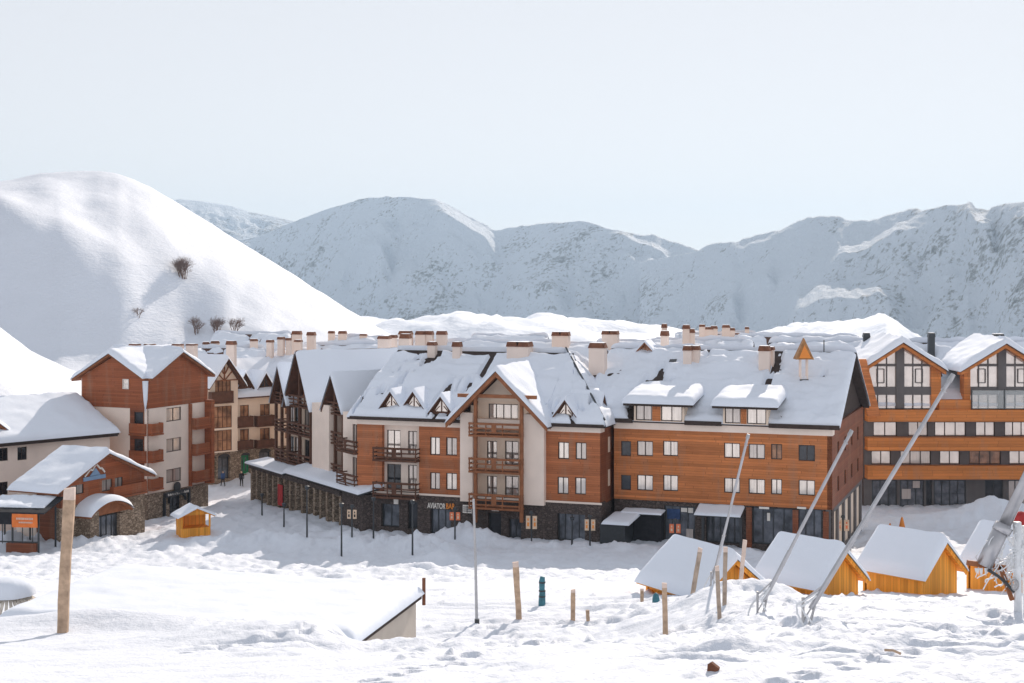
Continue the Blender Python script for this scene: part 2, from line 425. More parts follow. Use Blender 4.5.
sd = Vector((math.sin(R(SUN_AZ))*math.cos(R(SUN_EL)), math.cos(R(SUN_AZ))*math.cos(R(SUN_EL)), math.sin(R(SUN_EL))))
so.rotation_euler = sd.to_track_quat('Z', 'Y').to_euler()
SC.view_settings.view_transform = 'Standard'; SC.view_settings.look = 'None'; SC.view_settings.gamma = 1
SC.view_settings.exposure = EXPOSURE = 1.22
SC.cycles.use_denoising = True; SC.cycles.max_bounces = 9; SC.cycles.diffuse_bounces = 8

# ------------------------------------------------------------------ ground height
PROF = [(-120, 40), (-30, 25.1), (0, 20), (20, 16.3), (40, 12.75), (55, 10.15), (75, 6.5), (90, 3.6), (98, 2.2), (105, 1.1), (115, .35), (122, -.1), (135, -.35), (150, -.9), (170, -1.7), (200, -2.3), (340, -2.4)]
FM = Fr(600*0+7.157, 122.0, 20)                     # the plane of the middle hotel's front
def bump_at(x, y, cx, cy, rx, ry, h, rot=0):
    dx, dy = x-cx, y-cy; c, s = math.cos(rot), math.sin(rot)
    u = (dx*c+dy*s)/rx; v = (-dx*s+dy*c)/ry; q = u*u+v*v
    return h*math.exp(-q) if q < 9 else 0
def pxb(px, py, z=None):                            # ground spot on the smooth profile seen at this pixel
    y = 3.0
    while y < 330:
        if CZ-(py-HY)/F*y < pl(y, PROF): break
        y += .1
    return (px-CX)/F*y, y
MOUNDS = []
def mound(px, py, rx, ry, h, rot=0):
    x, y = pxb(px, py); MOUNDS.append((x, y, rx, ry, h, rot))
# dips and crests of the slope in the foreground
MOUNDS += [(7.3, 48.5, 2.6, 3, -.25, 0), (11.3, 51.5, 2.6, 3, -.15, 0), (15.6, 54, 2.8, 3, -.1, 0), (20, 56, 3, 3, -.05, 0),
           (-4.9, 30.6, 2.6, 1.1, .35, 0), (-2.6, 29.6, 1.6, .8, .22, 0), (2.2, 36.0, 3.6, 1.1, .28, .1), (0.6, 36.4, 1.2, .6, .22, 0),
           (6.5, 44.3, 1.4, .9, .5, .2), (7.9, 44.8, 1.0, .7, .25, 0), (6.2, 39, 1.0, .7, .3, 0),
           (22, 36, 5, 5, .9, .2), (11.3, 34.5, .9, .5, .25, 0),
           (-9.4, 22.6, 1.4, .9, .25, .2), (-9.5, 34.9, 3.6, 1.3, .5, -.28), (-8.8, 21.0, 1.6, .5, .12, 0)]
mound(440, 566, 2.2, 1.1, 1.1); mound(428, 572, 3.5, 1, .6); mound(330, 578, 14, 1.6, .5)
MOUNDS += [(45.5, 143, 3.2, 2.6, 1.7, 0), (40, 141, 5, 3, .8, 0), (50, 141, 6, 3, 1.2, 0)]
def hbase(x, y):
    z = pl(y, PROF)
    if y > 108: z -= (1.15*sst(-25, -35, x)+1.1*sst(14, 26, x))*sst(108, 128, y)*sst(185, 160, y)
    if y < 70:
        z += .25*math.sin(x*.21+.6)*sst(4, 20, y)*sst(70, 40, y)
        z -= sst(-4.3, -2.9, x)*sst(6.5, 2.0, x)*pl(y, [(24.5, 0), (30, .42), (35, 1.05), (40, 1.5), (46, .8), (54, .1), (60, 0)])
    return z
def near_rough(x, y):                                # 0 smooth drifts .. 1 churned snow
    px = CX+F*x/max(y, 3)
    r = sst(330, 640, px)*sst(60, 44, y)
    r = max(r, sst(8, 0, abs(y-31.5-.12*x))*sst(150, 230, px)*sst(760, 520, px)*.9)
    return r
CLOD = {}
def clod(x, y, r, h):                                # a lump (h > 0) or a print (h < 0) in the snow
    for i in range(int((x-r)//.8), int((x+r)//.8)+1):
        for j in range(int((y-r)//.8), int((y+r)//.8)+1): CLOD.setdefault((i, j), []).append((x, y, r, h))
rc = random.Random(12)
for k in range(2600):                                # clods thrown up by ploughing, in drifts
    y = rc.uniform(16, 60); x = rc.uniform(-.36, .36)*y; px = CX+F*x/y
    w_ = noise.noise(Vector((x*.25, y*.13, 70)))+.35*sst(560, 760, px)*sst(30, 44, y)
    if px < 330 and not (29 < y < 33 and px > 200): continue
    if w_ < .12: continue
    clod(x, y, rc.uniform(.07, .2)*(1 if rc.random() < .85 else 1.7), rc.uniform(.03, .10))
for (x0, y0, x1, y1, bend) in ((-2, 18, 9, 41, 1.5), (3, 17, 14, 44, -1.2), (10, 24, -1, 47, 1.0), (-6, 27, 1, 34, .6), (12, 30, 17.5, 47, .5), (1, 46, 14, 39, .8)):
    n = int(math.hypot(x1-x0, y1-y0)/.38)
    for k in range(n):                               # boot prints
        t = k/n; dx, dy = x1-x0, y1-y0; L = math.hypot(dx, dy); o = (.13 if k % 2 else -.13)+bend*math.sin(t*math.pi)
        clod(x0+dx*t-dy/L*o+rc.uniform(-.04, .04), y0+dy*t+dx/L*o, .17, -.13)
TRACKS = [(44.5, .10, .7), (46.2, .06, 1.9), (50, -.08, 3.1), (36.5, .18, 4.0), (57, .05, .2)]
def hgt(x, y):
    z = hbase(x, y)
    for cx, cy, r, h in CLOD.get((int(x//.8), int(y//.8)), ()):
        q = ((x-cx)**2+(y-cy)**2)/(r*r)
        if q < 1: z += h*(1-q)*(1+.8*noise.noise(Vector((x*6, y*6, 2)))) if h > 0 else h*(1-q*q)
    if 33 < y < 60:
        for ty, sl_, ph in TRACKS:                   # sledge and snowmobile ruts running across the slope
            d_ = y-(ty+sl_*x+.9*math.sin(x*.16+ph))
            if -1.6 < d_ < 1.6:
                pxx = CX+F*x/y; m = sst(395, 440, pxx)
                z -= m*.13*(math.exp(-((d_-.45)/.2)**2)+math.exp(-((d_+.45)/.2)**2))*(.6+.6*noise.noise(Vector((x*.8, ty, 3))))
    for cx, cy, rx, ry, h, rot in MOUNDS:
        if abs(x-cx) < 3*max(rx, ry) and abs(y-cy) < 3*max(rx, ry): z += bump_at(x, y, cx, cy, rx, ry, h, rot)
    p = Vector((x, y, 0))
    if y < 62:
        r = near_rough(x, y)
        z += .05*noise.fractal(Vector((x*.5, y*.9, 3)), 1, 2, 3)
        if r > .01:
            a = noise.fractal(Vector((x*1.0, y*.62, 9)), .85, 2.1, 5)
            b = noise.noise(Vector((x*.45, y*.28, 21)))
            c = max(0, noise.noise(Vector((x*2.3, y*1.5, 30)))-.12)
            z += r*(.19*a*(.35+1.1*max(0, b+.2))+.09*c)
            t = abs(noise.noise(Vector((x*.35+y*.1, y*.9, 50))))
            z -= r*.18*max(0, .22-t)/.22*sst(-.1, .3, noise.noise(Vector((x*.2, y*.2, 60))))
    elif y < 180:
        k = sst(62, 75, y)
        d = -((x-FM.x)*FM.u.y - (y-FM.y)*FM.u.x)    # signed
        dn = (x-FM.x)*FM.n.x+(y-FM.y)*FM.n.y; s = (x-FM.x)*FM.u.x+(y-FM.y)*FM.u.y
        n1 = noise.fractal(Vector((x*.28, y*.28, 2)), .9, 2.1, 5); n2 = noise.noise(Vector((x*.1, y*.1, 7)))
        z += k*(.13*n1+.27*noise.fractal(Vector((x*.8, y*.6, 12)), .8, 2.1, 4))
        z += k*.28*max(0, n1)*sst(0, .3, noise.noise(Vector((x*.07, y*.16, 15))))*sst(100, 88, y)
        if y > 95:
            # snow shovelled off the square: banks along the fronts
            bank = math.exp(-((dn-4.2)/1.7)**2)*sst(-27, -17, s)*sst(2, -2, s)*(.35+.9*max(0, n2+.35+.55*math.sin(s*.55+1)))
            bank += math.exp(-((dn-3.4)/1.5)**2)*sst(-1, 2, s)*sst(27, 20, s)*(.2+.4*max(0, n2+.3))
            bank += .9*math.exp(-((dn-14.5-.15*s)/2.4)**2)*sst(-34, -22, s)*sst(-4, -10, s)*(.4+max(0, n2+.3))
            bank += 1.0*math.exp(-((dn-8.5+.12*s)/2.0)**2)*sst(-40, -30, s)*sst(-6, -14, s)*(.3+max(0, n2+.2))
            lx = sst(-26, -34, x)
            bank += lx*1.1*math.exp(-((y-126)/4.0)**2)*(.45+max(0, n2+.3))
            bank += sst(-20, -30, x)*sst(-47, -40, x)*1.1*math.exp(-((y-178)/5.0)**2)
            z += bank*(1+.5*n1+.42*noise.fractal(Vector((x*.8, y*.7, 33)), .8, 2.1, 4))+.30*min(1, bank)*max(0, noise.noise(Vector((x*.9, y*.9, 4))))
    return z
def at(px, py, y0=4.0, y1=200):
    y = y0
    while y < y1:
        x = (px-CX)/F*y
        if CZ-(py-HY)/F*y <= hgt(x, y): break
        y += .04+y*.0008
    return Vector((x, y, hgt(x, y)))

def height_mesh(name, rows, mat, smooth=True, flip=False):
    nr, nc = len(rows), len(rows[0])
    v = np.array(rows, dtype=np.float32).reshape(-1, 3)
    i = np.arange(nr-1)[:, None]*nc+np.arange(nc-1)[None, :]
    q = np.stack([i, i+1, i+nc+1, i+nc], -1).reshape(-1, 4)
    me = bpy.data.meshes.new(name); me.vertices.add(len(v)); me.vertices.foreach_set('co', v.ravel())
    me.loops.add(q.size); me.loops.foreach_set('vertex_index', q.ravel().astype(np.int32))
    me.polygons.add(len(q)); me.polygons.foreach_set('loop_start', (np.arange(len(q))*4).astype(np.int32))
    me.polygons.foreach_set('use_smooth', np.ones(len(q), dtype=bool))
    me.update(calc_edges=True); me.validate(); me.materials.append(MAT[mat])
    o = bpy.data.objects.new(name, me); C.objects.link(o)
    return tag(o, None, None, kind='structure')

GQ = 1.0
ks = [-12, -6, -3, -1.6, -1, -.7]+list(np.linspace(-.5, .5, int(640*GQ)))+[.7, 1, 1.6, 3, 6, 12]
ys = [-120, -60, -30, -14, -6, 0, 3, 5, 7]+list(np.geomspace(9, 200, int(760*GQ)))+[220, 250, 290, 340]
rows = [[(k*max(y, 9), y, hgt(k*max(y, 9), y)) for k in ks] for y in ys]
height_mesh('snow_ground', rows, 'snow_ground')

# ------------------------------------------------------------------ the round hill on the left
SKY = [(-260, 205), (-120, 192), (0, 180), (40, 171.5), (75, 168.5), (100, 168.5), (118, 171), (135, 177), (150, 184), (180, 202), (200, 214), (250, 246), (300, 277), (350, 309), (385, 331), (430, 352), (500, 372)]
def hill_z(px, Y):
    x = (px-CX)/F*Y
    zs = CZ+(HY-pl(px, SKY))/F*520
    yb = pl(px, [(-260, 225), (-60, 208), (0, 206), (60, 222), (120, 256), (180, 296), (240, 330), (300, 352), (420, 372)])
    yb += 5*noise.noise(Vector((px*.03, Y*.012, 2)))+9*noise.noise(Vector((px*.016, Y*.03, 8)))
    zb = max(-3, CZ+(HY-yb)/F*430)
    P = [(200, -3.6), (430-(zb+3.2)/.98, -3.2), (430, zb), (470, lerp(zb, zs, .52)), (520, zs), (560, zs-4), (700, zs-45)]
    z = sum(pl(Y+o, P) for o in (-8, -4, 0, 4, 8))/5
    z += (zs-pl(520, P))*0
    z -= bump_at(x, Y, (186-CX)/F*432, 432, 11, 17, 7.5)
    z -= bump_at(x, Y, (150-CX)/F*405, 405, 9, 22, 4.0)
    k = sst(530, 480, Y)
    z += k*1.0*noise.fractal(Vector((x*.022, Y*.022, 3)), 1, 2, 3)+.45*noise.fractal(Vector((x*.09, Y*.05, 8)), .9, 2, 3)
    return z
ks = np.linspace(-700, 520, 330); ys = np.linspace(222, 640, 240)
height_mesh('snow_hill', [[((k-CX)/F*y, y, hill_z(k, y)) for k in ks] for y in ys], 'snow_hill')
# a nearer snow shoulder at the left edge
def shoulder(px, Y):
    zs = CZ+(HY-pl(px, [(-300, 250), (-60, 296), (0, 327), (20, 343), (45, 364), (66, 382), (110, 410)]))/F*260
    t = (Y-190)/70
    return -3+(zs+3)*(math.sin(min(1, max(0, t))*math.pi/2) if t < 1 else 1-.3*(t-1))+.35*noise.fractal(Vector((px*.03, Y*.1, 1)), 1, 2, 3)
height_mesh('snow_bank', [[((k-CX)/F*y, y, shoulder(k, y)) for k in np.linspace(-300, 112, 90)] for y in np.linspace(188, 330, 60)], 'snow_hill')

# ------------------------------------------------------------------ valley and mountains
for mname_, th_ in (('mountain', 0.0), ('mountain_snowy', .024)):
    m_, nt_, b_ = nodes(mname_); v_ = coords(nt_)
    ge = N(nt_, 'ShaderNodeNewGeometry'); sxyz = N(nt_, 'ShaderNodeSeparateXYZ'); nt_.links.new(ge.outputs['Normal'], sxyz.inputs[0])
    rk = noise_(nt_, v_, .085, 6, .7); mid = noise_(nt_, v_, .011, 5, .65); big = noise_(nt_, v_, .0032, 4, .6)
    spk = math_(nt_, 'ADD', math_(nt_, 'MULTIPLY', rk, .55), math_(nt_, 'ADD', math_(nt_, 'MULTIPLY', mid, .35), math_(nt_, 'MULTIPLY', big, .30)))
    if th_:
        sp_ = N(nt_, 'ShaderNodeSeparateXYZ'); nt_.links.new(v_, sp_.inputs[0]); mr = N(nt_, 'ShaderNodeMapRange'); nt_.links.new(sp_.outputs[0], mr.inputs['Value'])
        for k_, q_ in (('From Min', 640), ('From Max', 860), ('To Min', 0), ('To Max', .055)): mr.inputs[k_].default_value = q_
        spk = math_(nt_, 'ADD', spk, mr.outputs[0])
    nt_.links.new(ramp(nt_, spk, [(.63+th_, (.82, .89, .97)), (.66+th_, (.52, .55, .57)), (.72+th_, (.22, .23, .23)), (.86, (.14, .14, .14))]), b_.inputs['Base Color'])
    setp(b_, .8, .2); bump(nt_, b_, math_(nt_, 'ADD', math_(nt_, 'MULTIPLY', rk, 22), math_(nt_, 'MULTIPLY', noise_(nt_, v_, .16, 6, .7), 4)), .9, 1.0)
m_snow('snow_valley', .012, 5.5, .09, .8)

def valley(px, Y):
    x = (px-CX)/F*Y
    z = pl(Y, [(300, -2.6), (420, -18), (620, -34), (900, -26), (1150, -13), (1400, -22), (1900, -80), (2600, -140), (4200, -170), (7000, -190)])
    n = noise.fractal(Vector((x*.004, Y*.004, 11)), .9, 2, 5)
    z += n*12*sst(450, 800, Y)+11*noise.fractal(Vector((x*.012, Y*.0075, 31)), .8, 2.1, 5)*sst(500, 800, Y)+4*noise.fractal(Vector((x*.02, Y*.012, 1)), .9, 2, 4)*sst(450, 800, Y)
    z += bump_at(x, Y, (590-CX)/F*1250, 1250, 110, 130, 4)+bump_at(x, Y, (470-CX)/F*1050, 1050, 75, 110, 8)
    z += bump_at(x, Y, (860-CX)/F*1500, 1500, 52, 130, 22, .2)
    z -= bump_at(x, Y, (760-CX)/F*1200, 1250, 60, 260, 14)
    z -= (sst(880, 950, px)*22+5)*sst(600, 1000, Y)
    return z
ks = np.linspace(-500, 1500, 300); ys = np.geomspace(300, 7000, 260)
height_mesh('snow_valley', [[((k-CX)/F*y, y, valley(k, y)) for k in ks] for y in ys], 'snow_valley')

def mountain(name, sky, yr, slope, px0, px1, seed, depth, back=600, amp=46, mods=None, n=(420, 190), mat='mountain'):
    rows = []
    for j in range(n[1]):
        t = j/(n[1]-1); row = []
        for px in np.linspace(px0, px1, n[0]):
            Yr = pl(px, yr); zr = CZ+(HY-pl(px, sky))/F*Yr
            Y = Yr-depth+(depth+back)*t; x = (px-CX)/F*Y; dd = Yr-Y
            if dd >= 0:
                z = zr-slope*dd*(.82+.18*min(1, dd/250))
                k = sst(0, 150, dd)
            else: z = zr+dd*.35; k = sst(0, 200, -dd)
            q = Vector((x*.0042+seed, Y*.0030, z*.0008))
            rg = 1-abs(noise.fractal(q, .75, 2.1, 7))*1.6
            f = noise.fractal(Vector((x*.016, Y*.012, seed)), .7, 2.1, 6)
            z += k*amp*(rg-.72)+(.30+.70*k)*amp*.20*f
            if mods and dd > -20: z = mods(px, Y, x, dd, z, zr)
            row.append((x, Y, z))
        rows.append(row)
    return height_mesh(name, rows, mat)
def shelves(px, dd, z, zr, L):
    for p0, p1, d0, ln, tilt in L:                   # gentler shelves on the steep face; the sun reaches them
        pm = (p0+p1)/2; e = (p1-p0)*.22; wob = 7*noise.noise(Vector((dd*.012, p0, 1)))+3*noise.noise(Vector((dd*.05, p0, 4)))
        m = sst(p0-e, p0+e, px+wob)*sst(p1+e, p1-e, px+wob)
        if m <= 0: continue
        d_ = d0+tilt*(px-pm)+14*noise.noise(Vector((px*.07, p0, 9)))
        zt = zr-.505*min(dd, d_)-.2*min(ln*1.8, max(0, dd-d_))-1.3*max(0, dd-d_-ln*1.8)
        zt += 3*noise.noise(Vector((px*.15, dd*.03, 2)))
        z = lerp(z, max(z, zt), m)
    return z
def moda(px, Y, x, dd, z, zr): return shelves(px, dd, z, zr, [(432, 496, -5, 95, .3), (446, 478, 140, 45, .8), (352, 392, 150, 32, .5), (356, 385, 250, 55, .5), (618, 668, 10, 40, 1.2), (622, 676, 95, 55, .9), (500, 560, 300, 35, 0), (655, 700, 190, 40, .8), (190, 260, 0, 60, 0)])
def modb(px, Y, x, dd, z, zr): return shelves(px, dd, z, zr, [(826, 916, 60, 45, -1.3), (845, 914, 120, 30, -1.2), (845, 910, 170, 40, -1.0), (775, 900, 235, 90, -.9), (735, 775, 0, 24, -.5), (745, 775, 150, 30, -.4), (700, 740, 210, 30, -.3), (968, 990, -4, 60, 0)])
SA = [(150, 255), (205, 247), (250, 240), (290, 223), (320, 211), (350, 202), (385, 199), (400, 196.5), (415, 197), (435, 200), (450, 208), (475, 222), (495, 231), (515, 229), (545, 226), (565, 222), (580, 220), (590, 222), (610, 229), (625, 234), (640, 238), (652, 237), (668, 243), (690, 250), (712, 251), (760, 262), (900, 280)]
mountain('mountain_range', SA, [(150, 5600), (400, 4700), (700, 3900), (900, 3500)], .67, 130, 900, 3.1, 720, 500, 30, moda)
SB = [(640, 262), (690, 252), (715, 248), (745, 243), (775, 234), (800, 224), (810, 221.5), (838, 220), (850, 225), (870, 225), (900, 216), (925, 210), (945, 205), (968, 203), (972, 208), (976, 213), (987, 214), (992, 207), (1005, 203), (1024, 202), (1060, 196), (1200, 188), (1400, 205)]
mountain('mountain', SB, [(640, 3700), (760, 3300), (900, 2900), (1024, 2500), (1400, 2000)], .67, 640, 1400, 8.7, 560, 400, 28, modb, mat='mountain_snowy')
SD = [(100, 212), (180, 199), (200, 201), (232, 206), (250, 212), (275, 217), (300, 223), (340, 236), (420, 260)]
mountain('far_ridge', SD, [(100, 6100), (420, 6300)], .44, 100, 420, 5.1, 500, 400, 26, None, (160, 100))
# ------------------------------------------------------------------ building helpers
def panel(root, name, mat, fr, s0, s1, z0, z1, holes=(), d=0, back=1.2, rev=.16):
    mb = MB(); wall_holes(mb, fr, s0, s1, z0, z1, holes, d, rev)
    for s in (s0, s1): mb.poly([fr.pt(s, d, z0), fr.pt(s, d-back, z0), fr.pt(s, d-back, z1), fr.pt(s, d, z1)])
    mb.poly([fr.pt(s0, d, z1), fr.pt(s1, d, z1), fr.pt(s1, d-back, z1), fr.pt(s0, d-back, z1)])
    mb.poly([fr.pt(s0, d, z0), fr.pt(s1, d, z0), fr.pt(s1, d-back, z0), fr.pt(s0, d-back, z0)])
    return mb.build(name, mat, root, recalc=False)
def slab(root, name, mat, fr, *b):
    mb = MB(); mb.box(fr, *b); return mb.build(name, mat, root)
def tri(root, name, mat, fr, s0, s1, z0, zr, d, th=.2, zb=None):
    mb = MB(); p = [fr.pt(s0, d, z0), fr.pt(s1, d, z0), fr.pt((s0+s1)/2, d, zr)]
    if zb is not None: p = [fr.pt(s0, d, zb), fr.pt(s1, d, zb), fr.pt(s1, d, z0), fr.pt((s0+s1)/2, d, zr), fr.pt(s0, d, z0)]
    mb.prism(p, fr.n*-th); return mb.build(name, mat, root)
def cycle(seed):
    r = random.Random(seed); return lambda: r.choice(['curtain', 'curtain', 'curtain', 'curtain', 'curtain_grey', 'curtain'])
def gable_dormer(root, fr, sc, wd, z0, h, d, back, seed, timber='dark_wood', pane='curtain', snow=.28):
    mb = MB(); mb.prism([fr.pt(sc-wd/2, d, z0-.6), fr.pt(sc+wd/2, d, z0-.6), fr.pt(sc+wd/2, d, z0), fr.pt(sc, d, z0+h), fr.pt(sc-wd/2, d, z0)], fr.n*-(back-.3))
    dm = mb.build('dormer', timber, root)
    mb = MB(); k = .66
    for sg in (-1, 1):
        mb.poly([fr.pt(sc+sg*wd*.035, d+.02, z0+.06), fr.pt(sc+sg*wd*.5*k, d+.02, z0+.06), fr.pt(sc+sg*wd*.5*k*.75, d+.02, z0+h*.30), fr.pt(sc+sg*wd*.035, d+.02, z0+h*.80)])
    mb.build('pane', pane, dm)
    mb = MB()
    for sg in (-1, 1): mb.bar(fr.pt(sc+sg*wd*.52*k, d+.05, z0), fr.pt(sc+sg*wd*.1, d+.05, z0+h*.42), .07, .05)
    e = wd/2+.22; zz = z0-.22*h/(wd/2)
    L = [fr.pt(sc-e, d-back, zz), fr.pt(sc-e, d+.35, zz), fr.pt(sc, d+.35, z0+h), fr.pt(sc, d-back, z0+h)]
    Q = [fr.pt(sc+e, d+.35, zz), fr.pt(sc+e, d-back, zz), fr.pt(sc, d-back, z0+h), fr.pt(sc, d+.35, z0+h)]
    up = Vector((0, 0, .14)); L = [p+up for p in L]; Q = [p+up for p in Q]
    roof_slab(mb, *L, .13); roof_slab(mb, *Q, .13)
    mb.build('dormer_roof', timber, dm)
    mb = MB(); snow_slab(mb, *L, snow, (1, 1, 1, 0), (12, 10), over=.05, seed=seed); snow_slab(mb, *Q, snow, (1, 1, 1, 0), (12, 10), over=.05, seed=seed+2)
    mb.build('snow_cover', 'snow_roof', dm, smooth=True, recalc=False)
    return dm
def text_mesh(root, name, txt, mat, fr, s0, s1, zbase, h, d):
    cu = bpy.data.curves.new('lettering', 'FONT'); cu.body = txt; cu.extrude = .02; cu.size = 1; cu.offset = .018
    o = bpy.data.objects.new('lettering', cu); C.objects.link(o); dg = bpy.context.evaluated_depsgraph_get()
    me = bpy.data.meshes.new_from_object(o.evaluated_get(dg)); C.objects.unlink(o); bpy.data.objects.remove(o)
    xs = [v.co.x for v in me.vertices]; y_ = [v.co.y for v in me.vertices]
    kx = (s1-s0)/(max(xs)-min(xs)); ky = h/(max(y_)-min(y_)); x0 = min(xs); y0 = min(y_); base = ROOT[root.name]
    for v in me.vertices:
        c = v.co; v.co = fr.pt(s0+(c.x-x0)*kx, d+c.z, zbase+(c.y-y0)*ky)-base
    me.materials.append(MAT[mat]); ob = bpy.data.objects.new(name, me); C.objects.link(ob); ob.parent = root
    return ob
def frame_rect(fr, px0, py0, px1, py1, d=0): return fr.rect(px0, py0, px1, py1, d)

def on_roof(px, py, fr, ze, sl, lift=.5):           # point of the front slope under a pixel
    d = 0
    while d > -12:
        s_ = fr.s(px, d); p = fr.pt(s_, d, ze-d*sl+lift)
        if (p.z-CZ) <= 0 and HY+(CZ-p.z)*F/p.y <= py: break
        d -= .05
    return p

# ------------------------------------------------------------------ the middle hotel
FL = Fr(-13.56, 129.5, 59.5)                        # its left wing's front
ZS, ZB, ZE, ZR = 3.16, 8.85, 9.72, 14.8
M = thing('hotel', 'brown and cream hotel with a tall timbered gable over three stacked balconies', 'hotel', FM.pt(-10, 0, -1.5))
S = FM.s
cy = cycle(3)
sA0, sA1, sB0, sB1 = S(357), S(382), S(419), S(462.5)
sP1, sQ0, sQ1 = S(475), S(526), S(546)
slab(M, 'wall', 'plaster_cream', FM, sA0+.3, -.02, -17, -1.21, -3, ZE-.1)
# brown cladding panels and their paired windows
hB = [FM.rect(*r) for r in ((430, 437, 440, 455), (446, 437.5, 457, 455.5), (430, 472.5, 440, 489.5), (446, 473, 457, 490))]
hC = [FM.rect(*r) for r in ((558, 442, 569, 459), (575.5, 442.5, 586.5, 459.5), (557.5, 477, 568.5, 494), (575, 477.5, 586, 494.5))]
panel(M, 'cladding', 'cladding_brown', FM, sA0, sA1, ZS, ZB)
panel(M, 'cladding', 'cladding_brown', FM, sB0, sB1, ZS, ZB, hB)
panel(M, 'cladding', 'cladding_brown', FM, sQ1, 0, ZS, ZB, hC)
for r in hB+hC: window(M, FM, r, 0, 2, 1, cy())
# white recess with French windows
hA = [FM.rect(*r, d=-.5) for r in ((387, 430, 400.5, 455), (408, 431, 417, 455), (387, 464, 401, 489), (408, 465, 417, 489.5))]
panel(M, 'wall', 'plaster_white', FM, sA1, sB0, ZS, ZB, hA, d=-.5, back=.7)
for r, p, c in zip(hA, ('curtain', 'curtain_grey', 'glass_dark', 'curtain_grey'), (2, 2, 2, 2)): window(M, FM, r, -.5, c, 1, p)
for py, pr in ((459, 447), (496, 481.5)):
    balcony(M, FM, sA1-.5, sB0+.1, FM.z(400, py), FM.z(400, pr), -.49, .9, 'dark_wood')
# white pillars either side of the gable bay
slab(M, 'pillar', 'plaster_white', FM, sB1, sP1, -1.2, .55, ZS-.4, FM.z(468, 412)); slab(M, 'pillar', 'plaster_white', FM, sQ0, sQ1, -1.2, .55, ZS-.4, FM.z(536, 414))
# the gable bay
hD = [FM.rect(*r, d=-.7) for r in ((487, 441, 497, 465), (505, 441, 518.5, 465), (487, 476, 497, 500), (505, 476, 518.5, 500.5), (488.5, 404, 518, 423))]
panel(M, 'wall', 'plaster_cream', FM, sP1, sQ0, ZS, 11.11, hD, d=-.7, back=.5)
for r, p, c in zip(hD, ('curtain', 'curtain_grey', 'curtain', 'curtain_grey', 'curtain'), (2, 2, 2, 2, 4)): window(M, FM, r, -.7, c, 2 if c == 2 else 1, p)
for py, pr in ((434, 422), (470, 457), (506, 492.5)):
    balcony(M, FM, S(474), S(525), FM.z(500, py), FM.z(500, pr), -.69, 1.3, 'timber')
for px in (475.5, 521.5):
    slab(M, 'post', 'timber', FM, S(px, 1.1)-.13, S(px, 1.1)+.13, .95, 1.2, FM.z(px, 520), FM.z(px, 393))
gs0, gs1 = S(463), S(541); gz0, gzr = 10.35, 13.75
tri(M, 'gable_wall', 'plaster_cream', FM, gs0+1.05, gs1-1.05, 11.12, gzr-.35, -.2, .5)
for a_, b_ in ((gs0+.6, sP1), (sQ0, gs1-.6)): slab(M, 'wall', 'plaster_cream', FM, a_, b_, -1.1, -.25, ZE-.3, 10.75)
mb = MB(); mb.box(FM, gs0, gs1, 1.0, 1.25, FM.z(500, 397), FM.z(500, 393.5)); sm = (gs0+gs1)/2
e = (gs1-gs0)/2+1.0; slp = (gzr-gz0)/((gs1-gs0)/2)
for sg in (-1, 1):
    for dd, wd in ((1.45, .34), (.6, .22)):
        mb.prism([FM.pt(sm, dd, gzr-.02), FM.pt(sm+sg*e, dd, gzr-e*slp-.02), FM.pt(sm+sg*e, dd, gzr-e*slp-wd-.1), FM.pt(sm, dd, gzr-wd-.1)], FM.n*-.14)
mb.build('barge_board', 'timber', M)
gable_roof(M, FM, gs0, gs1, -9.5, 1.4, gz0, gzr+.02, ov=1.0, snow=.45, mat='roof_tile', seed=4, n=(34, 20))
# stone ground floor
hS = [FM.rect(*r, d=.12) for r in ((381, 504, 399, 527), (407.5, 502, 417.5, 529), (430, 509, 451, 537), (488, 513, 501, 542), (508.5, 519, 521, 544), (557, 514, 585, 541))]
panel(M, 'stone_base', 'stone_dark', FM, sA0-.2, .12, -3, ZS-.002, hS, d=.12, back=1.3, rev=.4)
for r, c, p in zip(hS, (2, 1, 3, 1, 2, 4), ('glass_shop', 'glass_dark', 'glass_shop', 'glass_dark', 'glass_shop', 'glass_shop')): window(M, FM, r, .12, c, 1, p, 'metal_dark', rev=.4, fw=.09, name='shop_window')
slab(M, 'string_course', 'plaster_white', FM, sA0-.3, .2, .125, .2, ZS-.14, ZS+.02)
slab(M, 'band', 'plaster_white', FM, sA0, .06, -1.1, .06, ZB+.003, ZE-.06)
text_mesh(M, 'lettering', 'AVIATOR', 'sign_white', FM, S(428.5), S(446.5), FM.z(437, 508.2), FM.z(437, 502.6)-FM.z(437, 508.2), .24)
text_mesh(M, 'lettering', 'BAR', 'letter_orange', FM, S(447.3), S(456), FM.z(451, 508.6), FM.z(451, 503)-FM.z(451, 508.6), .24)
a = FM.rect(463, 505, 472, 513, d=.56); mb = MB(); mb.box(FM, a[0], a[1], .56, .62, a[2], a[3])
vt = mb.build('vent_panel', 'sign_white', M); mb = MB()
for k in range(1, 4): z = lerp(a[2], a[3], k/4); mb.box(FM, a[0]+.05, a[1]-.05, .621, .64, z-.035, z+.035)
mb.box(FM, (a[0]+a[1])/2-.04, (a[0]+a[1])/2+.04, .641, .65, a[2]+.05, a[3]-.05); mb.build('louvre', 'grey_panel', vt)
for px0, py0, px1, py1 in ((394, 499, 398.5, 504), (492, 508.5, 499, 511)):
    a = FM.rect(px0, py0, px1, py1, d=.2); slab(M, 'sign_panel', 'sign_white', FM, a[0], a[1], .21, .27, a[2], a[3])
